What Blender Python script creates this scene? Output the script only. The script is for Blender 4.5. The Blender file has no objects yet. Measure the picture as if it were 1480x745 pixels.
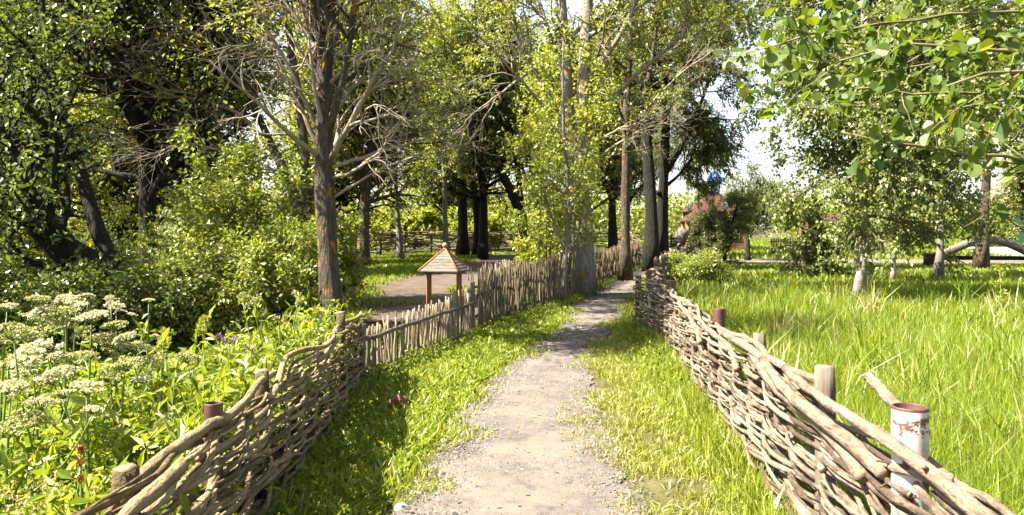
import bpy, math, random
import numpy as np
from mathutils import Vector, noise as mnoise
R = math.radians
C = bpy.context.scene.collection
scene = bpy.context.scene

# ------------------------------------------------------------------ camera, sky, sun, exposure
F, HX, HY, CH = 1150.0, 740.0, 328.0, 1.7
cam_d = bpy.data.cameras.new('camera'); cam = bpy.data.objects.new('camera', cam_d); C.objects.link(cam)
cam.location = (0, 0, CH); cam.rotation_euler = (R(90), 0, 0)
cam_d.sensor_width = 36.0; cam_d.lens = 36.0 * F / 1480.0
cam_d.shift_y = -(372.5 - HY) / 1480.0
cam_d.clip_start = 0.05; cam_d.clip_end = 3000
cam_d.dof.use_dof = True; cam_d.dof.focus_distance = 6.5; cam_d.dof.aperture_fstop = 9.0
scene.camera = cam

SUN_EL = 51.0
SUN_H = Vector((-0.968, -0.25)).normalized()          # where the sun stands, seen from above
W = bpy.data.worlds.new('World'); scene.world = W; W.use_nodes = True
wn = W.node_tree; bg = wn.nodes['Background']
sky = wn.nodes.new('ShaderNodeTexSky'); sky.sky_type = 'NISHITA'; sky.sun_disc = False
sky.sun_elevation = R(SUN_EL); sky.sun_rotation = math.atan2(SUN_H.x, SUN_H.y) % (2 * math.pi)
sky.air_density = 1.0; sky.dust_density = 1.5; sky.ozone_density = 1.0
hs_ = wn.nodes.new('ShaderNodeHueSaturation'); hs_.inputs['Saturation'].default_value = 0.5     # a hazy summer sky
wn.links.new(sky.outputs[0], hs_.inputs['Color']); wn.links.new(hs_.outputs[0], bg.inputs[0]); bg.inputs[1].default_value = 0.055
sun_d = bpy.data.lights.new('sun', 'SUN'); sun_d.energy = 4.9; sun_d.angle = R(0.5); sun_d.color = (1.0, 0.92, 0.75)
sun = bpy.data.objects.new('sun', sun_d); C.objects.link(sun)
sv = Vector((SUN_H.x * math.cos(R(SUN_EL)), SUN_H.y * math.cos(R(SUN_EL)), math.sin(R(SUN_EL))))
sun.rotation_euler = (-sv).to_track_quat('-Z', 'Y').to_euler(); sun.location = sv * 60
scene.view_settings.view_transform = 'Standard'; scene.view_settings.look = 'None'
scene.view_settings.gamma = 1.0; scene.view_settings.use_curve_mapping = False
scene.view_settings.exposure = 2.75
scene.cycles.max_bounces = 8; scene.cycles.diffuse_bounces = 4; scene.cycles.transmission_bounces = 4
scene.cycles.caustics_reflective = False; scene.cycles.caustics_refractive = False
scene.cycles.use_denoising = True

# ------------------------------------------------------------------ helpers
def P(px, py, Y):
    return np.array([(px - HX) / F * Y, Y, CH - (py - HY) / F * Y])

def rs(seed): return np.random.default_rng(seed)

def nrm(v): return v / np.maximum(np.linalg.norm(v, axis=-1, keepdims=True), 1e-9)

class MB:
    """collects geometry; build() links it as one mesh object"""
    def __init__(s): s.V = []; s.F = []; s.A = []; s.n = 0
    def add(s, V, faces, mat=0, rnd=None):
        V = np.asarray(V, float).reshape(-1, 3)
        s.V.append(V)
        for f in (faces if isinstance(faces, list) else [faces]):
            f = np.asarray(f, int)
            if len(f): s.F.append((f + s.n, mat))
        if rnd is None: rnd = np.zeros(len(V))
        s.A.append(np.broadcast_to(np.asarray(rnd, float), (len(V),)))
        s.n += len(V)
    def mesh(s, name, mats, smooth=True, off=None):
        me = bpy.data.meshes.new(name)
        V = np.concatenate(s.V)
        if off is not None: V = V - np.asarray(off, float)
        me.vertices.add(len(V)); me.vertices.foreach_set('co', V.astype(np.float32).ravel())
        loops = np.concatenate([f.ravel() for f, _ in s.F])
        tot = np.concatenate([np.full(len(f), f.shape[1]) for f, _ in s.F])
        mi = np.concatenate([np.full(len(f), m) for f, m in s.F])
        st = np.concatenate([[0], np.cumsum(tot)[:-1]])
        me.loops.add(len(loops)); me.loops.foreach_set('vertex_index', loops.astype(np.int32))
        me.polygons.add(len(tot)); me.polygons.foreach_set('loop_start', st.astype(np.int32))
        me.polygons.foreach_set('loop_total', tot.astype(np.int32))
        me.polygons.foreach_set('material_index', mi.astype(np.int32))
        me.polygons.foreach_set('use_smooth', np.full(len(tot), smooth))
        a = me.attributes.new('rnd', 'FLOAT', 'POINT'); a.data.foreach_set('value', np.concatenate(s.A).astype(np.float32))
        for m in (mats if isinstance(mats, (list, tuple)) else [mats]): me.materials.append(m)
        me.update(calc_edges=True); me.validate()
        return me
    def build(s, name, mats, parent=None, smooth=True, off=None):
        if off is None and parent is not None: off = world_loc(parent)
        o = bpy.data.objects.new(name, s.mesh(name, mats, smooth, off)); C.objects.link(o)
        if parent is not None: o.parent = parent
        elif off is not None: o.location = off
        return o

def world_loc(o):
    v = np.array(o.location)
    while o.parent is not None:
        o = o.parent; v = v + np.array(o.location)
    return v

def tag(o, label=None, cat=None, group=None, kind=None):
    if label: o['label'] = label
    if cat: o['category'] = cat
    if group: o['group'] = group
    if kind: o['kind'] = kind
    return o

def thing(name, label, cat, loc=(0, 0, 0), group=None):
    o = bpy.data.objects.new(name, None); C.objects.link(o); o.location = loc
    o.empty_display_size = 0.2
    return tag(o, label, cat, group)

def copy_tree(o, parent=None):
    c = o.copy(); C.objects.link(c)
    if parent is not None: c.parent = parent
    for ch in list(o.children): copy_tree(ch, c)
    return c

def tubes(mb, Pt, Rd, sides=6, mat=0, capmat=None, rnd=None, caps=True):
    """Pt (N,S,3), Rd (N,S): N tubes at once"""
    Pt = np.asarray(Pt, float); Rd = np.asarray(Rd, float)
    if Pt.ndim == 2: Pt = Pt[None]; Rd = Rd[None]
    N, S, _ = Pt.shape
    T = np.empty_like(Pt); T[:, 1:-1] = Pt[:, 2:] - Pt[:, :-2]; T[:, 0] = Pt[:, 1] - Pt[:, 0]; T[:, -1] = Pt[:, -1] - Pt[:, -2]
    T = nrm(T)
    mean = np.abs(nrm(Pt[:, -1] - Pt[:, 0]))
    ref = np.eye(3)[np.argmin(mean, axis=1)]
    U = nrm(np.cross(T, ref[:, None, :])); Wv = np.cross(T, U)
    ang = np.arange(sides) * 2 * np.pi / sides
    V = Pt[:, :, None, :] + Rd[:, :, None, None] * (np.cos(ang)[None, None, :, None] * U[:, :, None, :] + np.sin(ang)[None, None, :, None] * Wv[:, :, None, :])
    base = (np.arange(N) * S * sides)[:, None, None] + (np.arange(S - 1) * sides)[None, :, None]
    k = np.arange(sides)[None, None, :]; k2 = (k + 1) % sides
    q = np.stack([base + k, base + k2, base + sides + k2, base + sides + k], -1).reshape(-1, 4)
    if rnd is None: rnd = np.zeros(N)
    mb.add(V.reshape(-1, 3), q, mat, np.repeat(rnd, S * sides))
    if caps:
        n0 = mb.n - N * S * sides
        cm = mat if capmat is None else capmat
        b = (np.arange(N) * S * sides)[:, None]
        lo = b + np.arange(sides)[None, ::-1]; hi = b + (S - 1) * sides + np.arange(sides)[None, :]
        mb.F.append((lo + n0, cm)); mb.F.append((hi + n0, cm))

def box(mb, c, size, rotz=0.0, mat=0, tilt=None):
    sx, sy, sz = np.array(size) / 2
    V = np.array([[x, y, z] for x in (-sx, sx) for y in (-sy, sy) for z in (-sz, sz)], float)
    if tilt is not None: V = V @ np.array(tilt).T
    c_, s_ = math.cos(rotz), math.sin(rotz)
    V = V @ np.array([[c_, s_, 0], [-s_, c_, 0], [0, 0, 1]]) + np.asarray(c, float)
    mb.add(V, np.array([[0, 1, 3, 2], [4, 6, 7, 5], [0, 4, 5, 1], [2, 3, 7, 6], [0, 2, 6, 4], [1, 5, 7, 3]]), mat)

def lathe(mb, c, prof, sides=16, mat=0, axis_tilt=None):
    prof = np.array(prof, float); n = len(prof)
    a = np.arange(sides) * 2 * np.pi / sides
    V = np.stack([prof[:, 0, None] * np.cos(a), prof[:, 0, None] * np.sin(a), np.repeat(prof[:, 1, None], sides, 1)], -1).reshape(-1, 3)
    if axis_tilt is not None: V = V @ np.array(axis_tilt).T
    i = (np.arange(n - 1) * sides)[:, None]; k = np.arange(sides)[None]; k2 = (k + 1) % sides
    q = np.stack([i + k, i + k2, i + sides + k2, i + sides + k], -1).reshape(-1, 4)
    mb.add(V + np.asarray(c, float), q, mat)

def resample(pts, n, rad=None):
    pts = np.asarray(pts, float); d = np.concatenate([[0], np.cumsum(np.linalg.norm(np.diff(pts, axis=0), axis=1))])
    # smooth Catmull-like: interpolate finely then blur
    t = np.linspace(0, d[-1], n)
    out = np.stack([np.interp(t, d, pts[:, i]) for i in range(3)], -1)
    for _ in range(2):
        o2 = out.copy(); o2[1:-1] = (out[:-2] + 2 * out[1:-1] + out[2:]) / 4; out = o2
    if rad is None: return out
    return out, np.interp(t, d, rad)

def polyline(pts):
    pts = np.asarray(pts, float); d = np.concatenate([[0], np.cumsum(np.linalg.norm(np.diff(pts, axis=0), axis=1))])
    def at(s):
        s = np.asarray(s, float)
        p = np.stack([np.interp(s, d, pts[:, i]) for i in range(pts.shape[1])], -1)
        e = 0.15
        q = np.stack([np.interp(s + e, d, pts[:, i]) - np.interp(s - e, d, pts[:, i]) for i in range(pts.shape[1])], -1)
        return p, nrm(q)
    return at, d[-1], d

# ------------------------------------------------------------------ materials
def new_mat(name):
    m = bpy.data.materials.new(name); m.use_nodes = True
    nt = m.node_tree; nt.nodes.clear()
    out = nt.nodes.new('ShaderNodeOutputMaterial')
    return m, nt, out

def N(nt, t, **kw):
    n = nt.nodes.new(t)
    for k, v in kw.items():
        if k == 'inp':
            for a, b in v.items(): n.inputs[a].default_value = b
        else: setattr(n, k, v)
    return n

def rgba(c): return (c[0], c[1], c[2], 1.0)

def ramp(nt, stops, src):
    r = N(nt, 'ShaderNodeValToRGB'); e = r.color_ramp.elements
    while len(e) < len(stops): e.new(0.5)
    for el, (p, c) in zip(e, stops): el.position = p; el.color = rgba(c)
    nt.links.new(src, r.inputs[0]); return r

def leaf_mat(name, c_dark, c_light, trans, tmix=0.45, gloss=0.045, rough=0.45):
    m, nt, out = new_mat(name); L = nt.links
    at = N(nt, 'ShaderNodeAttribute', attribute_name='rnd')
    cr = ramp(nt, [(0.0, c_dark), (0.75, c_light), (1.0, (c_light[0] * 1.22, c_light[1] * 1.12, c_light[2] * 0.9))], at.outputs['Fac'])
    tr = N(nt, 'ShaderNodeMix', data_type='RGBA', blend_type='MULTIPLY', inp={0: 1.0})
    nt.links.new(cr.outputs[0], tr.inputs[6]); tr.inputs[7].default_value = rgba(trans)
    d = N(nt, 'ShaderNodeBsdfDiffuse'); t = N(nt, 'ShaderNodeBsdfTranslucent'); g = N(nt, 'ShaderNodeBsdfGlossy', inp={'Roughness': rough})
    g.inputs['Color'].default_value = (0.9, 0.95, 0.9, 1)
    L.new(cr.outputs[0], d.inputs[0]); L.new(tr.outputs[2], t.inputs[0])
    m1 = N(nt, 'ShaderNodeMixShader', inp={0: tmix}); L.new(d.outputs[0], m1.inputs[1]); L.new(t.outputs[0], m1.inputs[2])
    m2 = N(nt, 'ShaderNodeMixShader', inp={0: gloss}); L.new(m1.outputs[0], m2.inputs[1]); L.new(g.outputs[0], m2.inputs[2])
    L.new(m2.outputs[0], out.inputs[0])
    return m

def rough_mat(name, stops, scale=6.0, stretch=(1, 1, 1), rough=0.85, bump=0.4, bscale=None, detail=6, bdist=0.02, rndmix=0.0, spec=0.3, extra=None):
    m, nt, out = new_mat(name); L = nt.links
    tc = N(nt, 'ShaderNodeTexCoord'); mp = N(nt, 'ShaderNodeMapping'); mp.inputs['Scale'].default_value = stretch
    L.new(tc.outputs['Object'], mp.inputs[0])
    n1 = N(nt, 'ShaderNodeTexNoise', inp={'Scale': scale, 'Detail': detail, 'Roughness': 0.65}); L.new(mp.outputs[0], n1.inputs['Vector'])
    src = n1.outputs[0]
    if rndmix:
        at = N(nt, 'ShaderNodeAttribute', attribute_name='rnd')
        ma = N(nt, 'ShaderNodeMath', operation='MULTIPLY_ADD', inp={1: rndmix, 2: -rndmix / 2}); L.new(at.outputs['Fac'], ma.inputs[0])
        ad = N(nt, 'ShaderNodeMath', operation='ADD'); L.new(src, ad.inputs[0]); L.new(ma.outputs[0], ad.inputs[1]); src = ad.outputs[0]
    cr = ramp(nt, stops, src); col = cr.outputs[0]
    if extra: col = extra(nt, mp, col)
    b = N(nt, 'ShaderNodeBsdfPrincipled', inp={'Roughness': rough, 'Specular IOR Level': spec}); L.new(col, b.inputs['Base Color'])
    n2 = N(nt, 'ShaderNodeTexNoise', inp={'Scale': bscale or scale * 2, 'Detail': 5, 'Roughness': 0.6}); L.new(mp.outputs[0], n2.inputs['Vector'])
    bp = N(nt, 'ShaderNodeBump', inp={'Strength': bump, 'Distance': bdist}); L.new(n2.outputs[0], bp.inputs['Height']); L.new(bp.outputs[0], b.inputs['Normal'])
    L.new(b.outputs[0], out.inputs[0])
    return m

def lichen(colour, lo, hi, scale, amount=0.9, stretch=None):
    def f(nt, mp, col):
        tc = N(nt, 'ShaderNodeTexCoord'); m2 = N(nt, 'ShaderNodeMapping'); m2.inputs['Scale'].default_value = stretch or (1, 1, 1)
        nt.links.new(tc.outputs['Object'], m2.inputs[0])
        n = N(nt, 'ShaderNodeTexNoise', inp={'Scale': scale, 'Detail': 5, 'Roughness': 0.7}); nt.links.new(m2.outputs[0], n.inputs['Vector'])
        r = ramp(nt, [(lo, (0, 0, 0)), (hi, (1, 1, 1))], n.outputs[0])
        mu = N(nt, 'ShaderNodeMath', operation='MULTIPLY', inp={1: amount}); nt.links.new(r.outputs[0], mu.inputs[0])
        mx = N(nt, 'ShaderNodeMix', data_type='RGBA'); nt.links.new(mu.outputs[0], mx.inputs[0]); nt.links.new(col, mx.inputs[6]); mx.inputs[7].default_value = rgba(colour)
        return mx.outputs[2]
    return f

M = {}
M['bark_grey'] = rough_mat('bark_grey', [(0.3, (0.021, 0.016, 0.012)), (0.52, (0.061, 0.048, 0.037)), (0.75, (0.100, 0.084, 0.067))], 20, (1, 1, 0.16), bump=1.0, bscale=34, bdist=0.09,
                           extra=lichen((0.30, 0.14, 0.012), 0.555, 0.64, 8.0, 0.85, (1, 1, 0.5)))
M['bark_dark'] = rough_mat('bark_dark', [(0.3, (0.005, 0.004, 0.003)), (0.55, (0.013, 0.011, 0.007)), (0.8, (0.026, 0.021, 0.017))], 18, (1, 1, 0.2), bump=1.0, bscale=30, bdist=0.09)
M['bark_poplar'] = rough_mat('bark_poplar', [(0.28, (0.071, 0.060, 0.049)), (0.5, (0.179, 0.168, 0.147)), (0.75, (0.250, 0.240, 0.212))], 13, (1, 1, 0.35), bump=1.0, bscale=26, bdist=0.06,
                             extra=lichen((0.33, 0.17, 0.015), 0.54, 0.63, 5.0, 0.85, (1, 1, 0.6)))
M['bark_birch'] = rough_mat('bark_birch', [(0.30, (0.021, 0.018, 0.017)), (0.42, (0.171, 0.155, 0.135)), (0.6, (0.253, 0.237, 0.213))], 6, (1, 1, 3.0), bump=0.4)
M['twig_dry'] = rough_mat('twig_dry', [(0.3, (0.114, 0.090, 0.065)), (0.6, (0.217, 0.186, 0.143)), (0.8, (0.274, 0.240, 0.181))], 5, bump=0.3,
                          extra=lichen((0.36, 0.20, 0.03), 0.55, 0.68, 3.5, 0.65))
M['twig_green'] = rough_mat('twig_green', [(0.3, (0.07, 0.07, 0.03)), (0.7, (0.16, 0.14, 0.07))], 5, bump=0.2)
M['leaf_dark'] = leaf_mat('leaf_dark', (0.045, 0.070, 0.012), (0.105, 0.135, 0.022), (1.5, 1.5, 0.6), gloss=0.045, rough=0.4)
M['leaf_mid'] = leaf_mat('leaf_mid', (0.085, 0.11, 0.010), (0.20, 0.215, 0.022), (1.5, 1.5, 0.5))
M['leaf_yellow'] = leaf_mat('leaf_yellow', (0.115, 0.15, 0.014), (0.29, 0.31, 0.030), (1.4, 1.35, 0.5))
M['leaf_willow'] = leaf_mat('leaf_willow', (0.06, 0.085, 0.022), (0.16, 0.18, 0.05), (1.3, 1.35, 0.6), gloss=0.035)
M['leaf_birch'] = leaf_mat('leaf_birch', (0.05, 0.08, 0.015), (0.18, 0.21, 0.045), (1.25, 1.3, 0.55), gloss=0.035)
M['leaf_aspen'] = leaf_mat('leaf_aspen', (0.035, 0.07, 0.012), (0.105, 0.142, 0.022), (1.55, 1.5, 0.35), tmix=0.5, gloss=0.02)
M['leaf_bush'] = leaf_mat('leaf_bush', (0.09, 0.125, 0.014), (0.24, 0.27, 0.035), (1.4, 1.4, 0.45))
M['weed'] = leaf_mat('weed', (0.075, 0.12, 0.010), (0.22, 0.265, 0.034), (1.35, 1.35, 0.45), gloss=0.015)
M['grass'] = leaf_mat('grass', (0.070, 0.125, 0.007), (0.185, 0.25, 0.018), (1.55, 1.3, 0.40), tmix=0.48, gloss=0.03)
M['grass_short'] = leaf_mat('grass_short', (0.10, 0.14, 0.010), (0.23, 0.265, 0.028), (1.4, 1.3, 0.45), tmix=0.4, gloss=0.04)
M['straw'] = leaf_mat('straw', (0.22, 0.20, 0.07), (0.40, 0.36, 0.16), (1.1, 1.0, 0.6), tmix=0.35, gloss=0.04)
M['nettle_seed'] = leaf_mat('nettle_seed', (0.20, 0.19, 0.06), (0.38, 0.33, 0.13), (1.1, 1.0, 0.5), tmix=0.35, gloss=0.03)
M['umbel_white'] = leaf_mat('umbel_white', (0.34, 0.31, 0.18), (0.56, 0.52, 0.34), (1, 1, 0.8), tmix=0.25, gloss=0.02)
M['umbel_green'] = leaf_mat('umbel_green', (0.20, 0.21, 0.07), (0.38, 0.38, 0.16), (1, 1, 0.6), tmix=0.25, gloss=0.02)
M['pink'] = leaf_mat('pink', (0.30, 0.205, 0.235), (0.45, 0.34, 0.37), (1, 1, 1), tmix=0.3, gloss=0.02)
M['rusty_dock'] = leaf_mat('rusty_dock', (0.16, 0.06, 0.02), (0.26, 0.11, 0.035), (1, 1, 1), tmix=0.2, gloss=0.02)
M['stem'] = leaf_mat('stem', (0.10, 0.14, 0.03), (0.20, 0.22, 0.06), (1, 1, 0.6), tmix=0.15, gloss=0.05)
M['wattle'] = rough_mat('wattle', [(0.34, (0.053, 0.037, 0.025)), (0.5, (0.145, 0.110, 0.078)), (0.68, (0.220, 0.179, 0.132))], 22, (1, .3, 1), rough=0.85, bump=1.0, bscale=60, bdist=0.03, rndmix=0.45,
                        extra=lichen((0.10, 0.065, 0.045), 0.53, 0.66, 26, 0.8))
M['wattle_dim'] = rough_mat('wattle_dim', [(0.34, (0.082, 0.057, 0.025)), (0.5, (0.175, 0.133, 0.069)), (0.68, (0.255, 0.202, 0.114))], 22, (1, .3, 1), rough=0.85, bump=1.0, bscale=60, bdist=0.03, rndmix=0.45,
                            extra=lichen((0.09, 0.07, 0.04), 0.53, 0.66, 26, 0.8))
M['end_grain'] = rough_mat('end_grain', [(0.3, (0.105, 0.074, 0.047)), (0.7, (0.220, 0.168, 0.110))], 40, bump=0.4)
M['post_wood'] = rough_mat('post_wood', [(0.3, (0.045, 0.033, 0.024)), (0.55, (0.111, 0.090, 0.070)), (0.8, (0.160, 0.135, 0.108))], 14, (1, 1, 0.12), bump=0.9, bscale=24, bdist=0.015)
M['brush'] = rough_mat('brush', [(0.25, (0.056, 0.041, 0.021)), (0.5, (0.128, 0.100, 0.060)), (0.8, (0.197, 0.163, 0.107))], 5, (1, 1, 0.5), bump=0.5, bdist=0.01, rndmix=0.6)
M['picket'] = rough_mat('picket', [(0.25, (0.070, 0.049, 0.033)), (0.5, (0.167, 0.132, 0.088)), (0.8, (0.229, 0.190, 0.136))], 6, (1, 1, 0.5), bump=0.5, bdist=0.01, rndmix=0.5)
M['rust'] = rough_mat('rust', [(0.3, (0.023, 0.009, 0.006)), (0.52, (0.061, 0.021, 0.014)), (0.8, (0.102, 0.046, 0.033))], 14, (1, 1, .5), rough=0.6, bump=0.4, bdist=0.006, spec=0.5)
M['white_rust'] = rough_mat('white_rust', [(0.3, (0.246, 0.217, 0.188)), (0.5, (0.405, 0.383, 0.354))], 12, rough=0.6, bump=0.3, bdist=0.005,
                            extra=lichen((0.085, 0.030, 0.020), 0.535, 0.565, 13.0, 0.95))
M['shrine_wood'] = rough_mat('shrine_wood', [(0.3, (0.133, 0.061, 0.018)), (0.7, (0.245, 0.128, 0.043))], 9, (1, 1, 0.15), rough=0.6, bump=0.3, bdist=0.006)
M['shrine_roof'] = rough_mat('shrine_roof', [(0.3, (0.063, 0.051, 0.038)), (0.7, (0.122, 0.107, 0.089))], 10, (0.6, 2, 3), rough=0.75, bump=0.4, bdist=0.008, rndmix=0.3)
M['finial'] = rough_mat('finial', [(0.3, (0.252, 0.150, 0.042)), (0.7, (0.348, 0.228, 0.078))], 10, rough=0.45, bump=0.1)
M['log_grey'] = rough_mat('log_grey', [(0.3, (0.051, 0.042, 0.035)), (0.6, (0.141, 0.118, 0.102)), (0.8, (0.205, 0.179, 0.160))], 6, (0.5, 1, 1), bump=0.5, bdist=0.02)
M['red_roof'] = rough_mat('red_roof', [(0.3, (0.051, 0.017, 0.011)), (0.7, (0.064, 0.028, 0.019))], 4, rough=0.6, bump=0.2)
M['blue_metal'] = rough_mat('blue_metal', [(0.3, (0.005, 0.030, 0.130)), (0.7, (0.009, 0.053, 0.178))], 4, rough=0.35, bump=0.05, spec=0.6)
M['gold'] = rough_mat('gold', [(0.3, (0.55, 0.34, 0.06)), (0.7, (0.70, 0.46, 0.12))], 4, rough=0.3, bump=0.05, spec=0.8)
M['log_wall'] = rough_mat('log_wall', [(0.3, (0.104, 0.060, 0.028)), (0.7, (0.168, 0.108, 0.056))], 6, (1, 1, 3), rough=0.7, bump=0.3)
M['glass_dark'] = rough_mat('glass_dark', [(0.3, (0.02, 0.025, 0.03)), (0.7, (0.04, 0.045, 0.05))], 3, rough=0.12, bump=0.0, spec=0.7)
M['white_paint'] = rough_mat('white_paint', [(0.3, (0.72, 0.72, 0.72)), (0.7, (0.82, 0.82, 0.82))], 5, rough=0.45, bump=0.05)
M['green_wall'] = rough_mat('green_wall', [(0.3, (0.003, 0.023, 0.010)), (0.7, (0.004, 0.031, 0.015))], 5, rough=0.6, bump=0.1)
M['brick'] = rough_mat('brick', [(0.3, (0.094, 0.036, 0.022)), (0.7, (0.130, 0.058, 0.036))], 8, rough=0.8, bump=0.3)
M['stone'] = rough_mat('stone', [(0.3, (0.169, 0.152, 0.135)), (0.7, (0.292, 0.270, 0.242))], 18, rough=0.85, bump=0.5, bdist=0.01)
M['clod'] = rough_mat('clod', [(0.3, (0.06, 0.035, 0.02)), (0.7, (0.20, 0.12, 0.065))], 30, rough=0.95, bump=0.9, bdist=0.02)
M['pole'] = rough_mat('pole', [(0.3, (0.093, 0.086, 0.078)), (0.7, (0.143, 0.132, 0.117))], 8, (1, 1, 0.3), bump=0.4)
M['concrete'] = rough_mat('concrete', [(0.3, (0.215, 0.206, 0.193)), (0.7, (0.269, 0.260, 0.246))], 1.5, rough=0.85, bump=0.1)
M['gravel_path'] = rough_mat('gravel_path', [(0.30, (0.043, 0.035, 0.033)), (0.48, (0.077, 0.066, 0.064)), (0.70, (0.107, 0.093, 0.089))], 16, rough=0.95, bump=0.7, bscale=70, detail=9, bdist=0.015,
                             extra=lichen((0.14, 0.115, 0.095), 0.44, 0.60, 1.3, 0.7))
M['dirt'] = rough_mat('dirt', [(0.3, (0.032, 0.022, 0.016)), (0.55, (0.074, 0.053, 0.042)), (0.75, (0.109, 0.083, 0.067))], 2.2, rough=0.95, bump=0.6, bscale=20, detail=9, bdist=0.03)  # bare soil, its colour darkened to hold the tree shade over the clearing
M['soil'] = rough_mat('soil', [(0.3, (0.025, 0.022, 0.010)), (0.5, (0.060, 0.055, 0.020)), (0.75, (0.105, 0.09, 0.042))], 5, rough=0.95, bump=0.6, bscale=14, detail=9, bdist=0.05)
def gravel_mat():
    m, nt, out = new_mat('gravel_stone'); L = nt.links
    at = N(nt, 'ShaderNodeAttribute', attribute_name='rnd')
    cr = ramp(nt, [(0, (0.035, 0.032, 0.03)), (0.45, (0.10, 0.09, 0.083)), (0.85, (0.17, 0.152, 0.138)), (1, (0.27, 0.25, 0.23))], at.outputs['Fac'])
    b = N(nt, 'ShaderNodeBsdfPrincipled', inp={'Roughness': 0.85, 'Specular IOR Level': 0.3}); L.new(cr.outputs[0], b.inputs['Base Color']); L.new(b.outputs[0], out.inputs[0])
    return m
M['gravel_stone'] = gravel_mat()

# ------------------------------------------------------------------ vegetation tools
def spawn(rng, Pp, Rp, n, t0, t1, L, ang, S=4, grav=0.0, wig=0.15, rr=0.55, lt=0.5, lvar=0.3, rmin=0.003, tip=0.25, bias=None):
    Np, Sp, _ = Pp.shape
    pi = np.repeat(np.arange(Np), n); K = len(pi)
    t = rng.uniform(t0, t1, K)
    f = t * (Sp - 1); i = np.minimum(f.astype(int), Sp - 2); w = (f - i)[:, None]
    st = Pp[pi, i] * (1 - w) + Pp[pi, i + 1] * w
    r0 = (Rp[pi, i] * (1 - w[:, 0]) + Rp[pi, i + 1] * w[:, 0])
    tan = nrm(Pp[pi, i + 1] - Pp[pi, i])
    rv = rng.normal(size=(K, 3)); perp = nrm(rv - (rv * tan).sum(-1, keepdims=True) * tan)
    a = ang + rng.normal(0, 0.22, K)
    d = np.cos(a)[:, None] * tan + np.sin(a)[:, None] * perp
    if bias is not None: d = nrm(d + np.asarray(bias))
    ln = L * (1 - lt * (t - t0) / max(t1 - t0, 1e-6)) * rng.uniform(1 - lvar, 1 + lvar, K)
    Pc = np.empty((K, S + 1, 3)); Pc[:, 0] = st; p = st
    for s in range(S):
        d = nrm(d + rng.normal(0, wig, (K, 3)) + np.array([0, 0, grav]))
        p = p + d * (ln / S)[:, None]; Pc[:, s + 1] = p
    rs0 = np.maximum(r0 * rr, rmin)
    Rc = rs0[:, None] * np.linspace(1, tip, S + 1)[None]
    return Pc, np.maximum(Rc, rmin * 0.4)

def leaves(mb, rng, Pp, n, size, asp=0.55, spread=0.05, droop=0.3, along=0.6, tmin=0.15, up=0.6, mat=0, shape='diamond', svar=0.35, upz=None):
    Np, Sp, _ = Pp.shape
    pi = np.repeat(np.arange(Np), n); K = len(pi)
    if K == 0: return
    t = rng.uniform(tmin, 1.0, K); f = t * (Sp - 1); i = np.minimum(f.astype(int), Sp - 2); w = (f - i)[:, None]
    p = Pp[pi, i] * (1 - w) + Pp[pi, i + 1] * w + rng.normal(0, spread, (K, 3))
    tan = nrm(Pp[pi, i + 1] - Pp[pi, i])
    ax = nrm(tan * along + rng.normal(0, 0.6, (K, 3)) + np.array([0, 0, -droop]))
    put_leaves(mb, rng, p, ax, size, asp, up, mat, shape, svar)

def put_leaves(mb, rng, p, ax, size, asp, up=0.6, mat=0, shape='diamond', svar=0.35):
    K = len(p)
    nv = rng.normal(0, 0.7, (K, 3)) + np.array([0, 0, up * 1.5])
    s = nrm(np.cross(ax, nv)); nn = np.cross(s, ax)
    ln = (size * rng.uniform(1 - svar, 1 + svar, K))[:, None]; wd = ln * asp * 0.5; fo = ln * 0.08
    rnd = np.clip(rng.normal(0.45, 0.24, K), 0, 1)
    if shape == 'diamond':
        V = np.stack([p, p + ax * ln * .42 + s * wd + nn * fo, p + ax * ln - nn * fo, p + ax * ln * .42 - s * wd + nn * fo], 1)
        q = np.arange(K)[:, None] * 4 + np.arange(4)[None]
        mb.add(V.reshape(-1, 3), q, mat, np.repeat(rnd, 4))
    else:                                            # rounded leaf on a short stalk, folded at the midrib
        b = p + ax * ln * .30
        prof = [(0.05, 0.55), (0.28, 1.0), (0.55, .92), (0.82, .5)]
        pts = [p, b]; fo = ln * rng.uniform(.03, .20, (K, 1))
        rib = [b + ax * ln * x for x, _ in prof]; 
        lft = [b + ax * ln * x + s * wd * y + nn * fo * y for x, y in prof]; rgt = [b + ax * ln * x - s * wd * y + nn * fo * y for x, y in prof]
        tipv = b + ax * ln - nn * fo * 1.5
        st = p + s * ln * 0.02
        V = np.stack([p, st, b] + rib + lft + rgt + [tipv], 1); nvt = V.shape[1]
        base = np.arange(K)[:, None] * nvt
        tri = [(0, 1, 2), (2, 3, 7), (2, 11, 3), (6, 15, 10), (6, 14, 15)]
        quad = [(3, 4, 8, 7), (4, 5, 9, 8), (5, 6, 10, 9), (3, 11, 12, 4), (4, 12, 13, 5), (5, 13, 14, 6)]
        fs = [np.concatenate([base + np.array(t)[None] for t in tri]), np.concatenate([base + np.array(t)[None] for t in quad])]
        mb.add(V.reshape(-1, 3), fs, mat, np.repeat(rnd, nvt))

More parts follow.
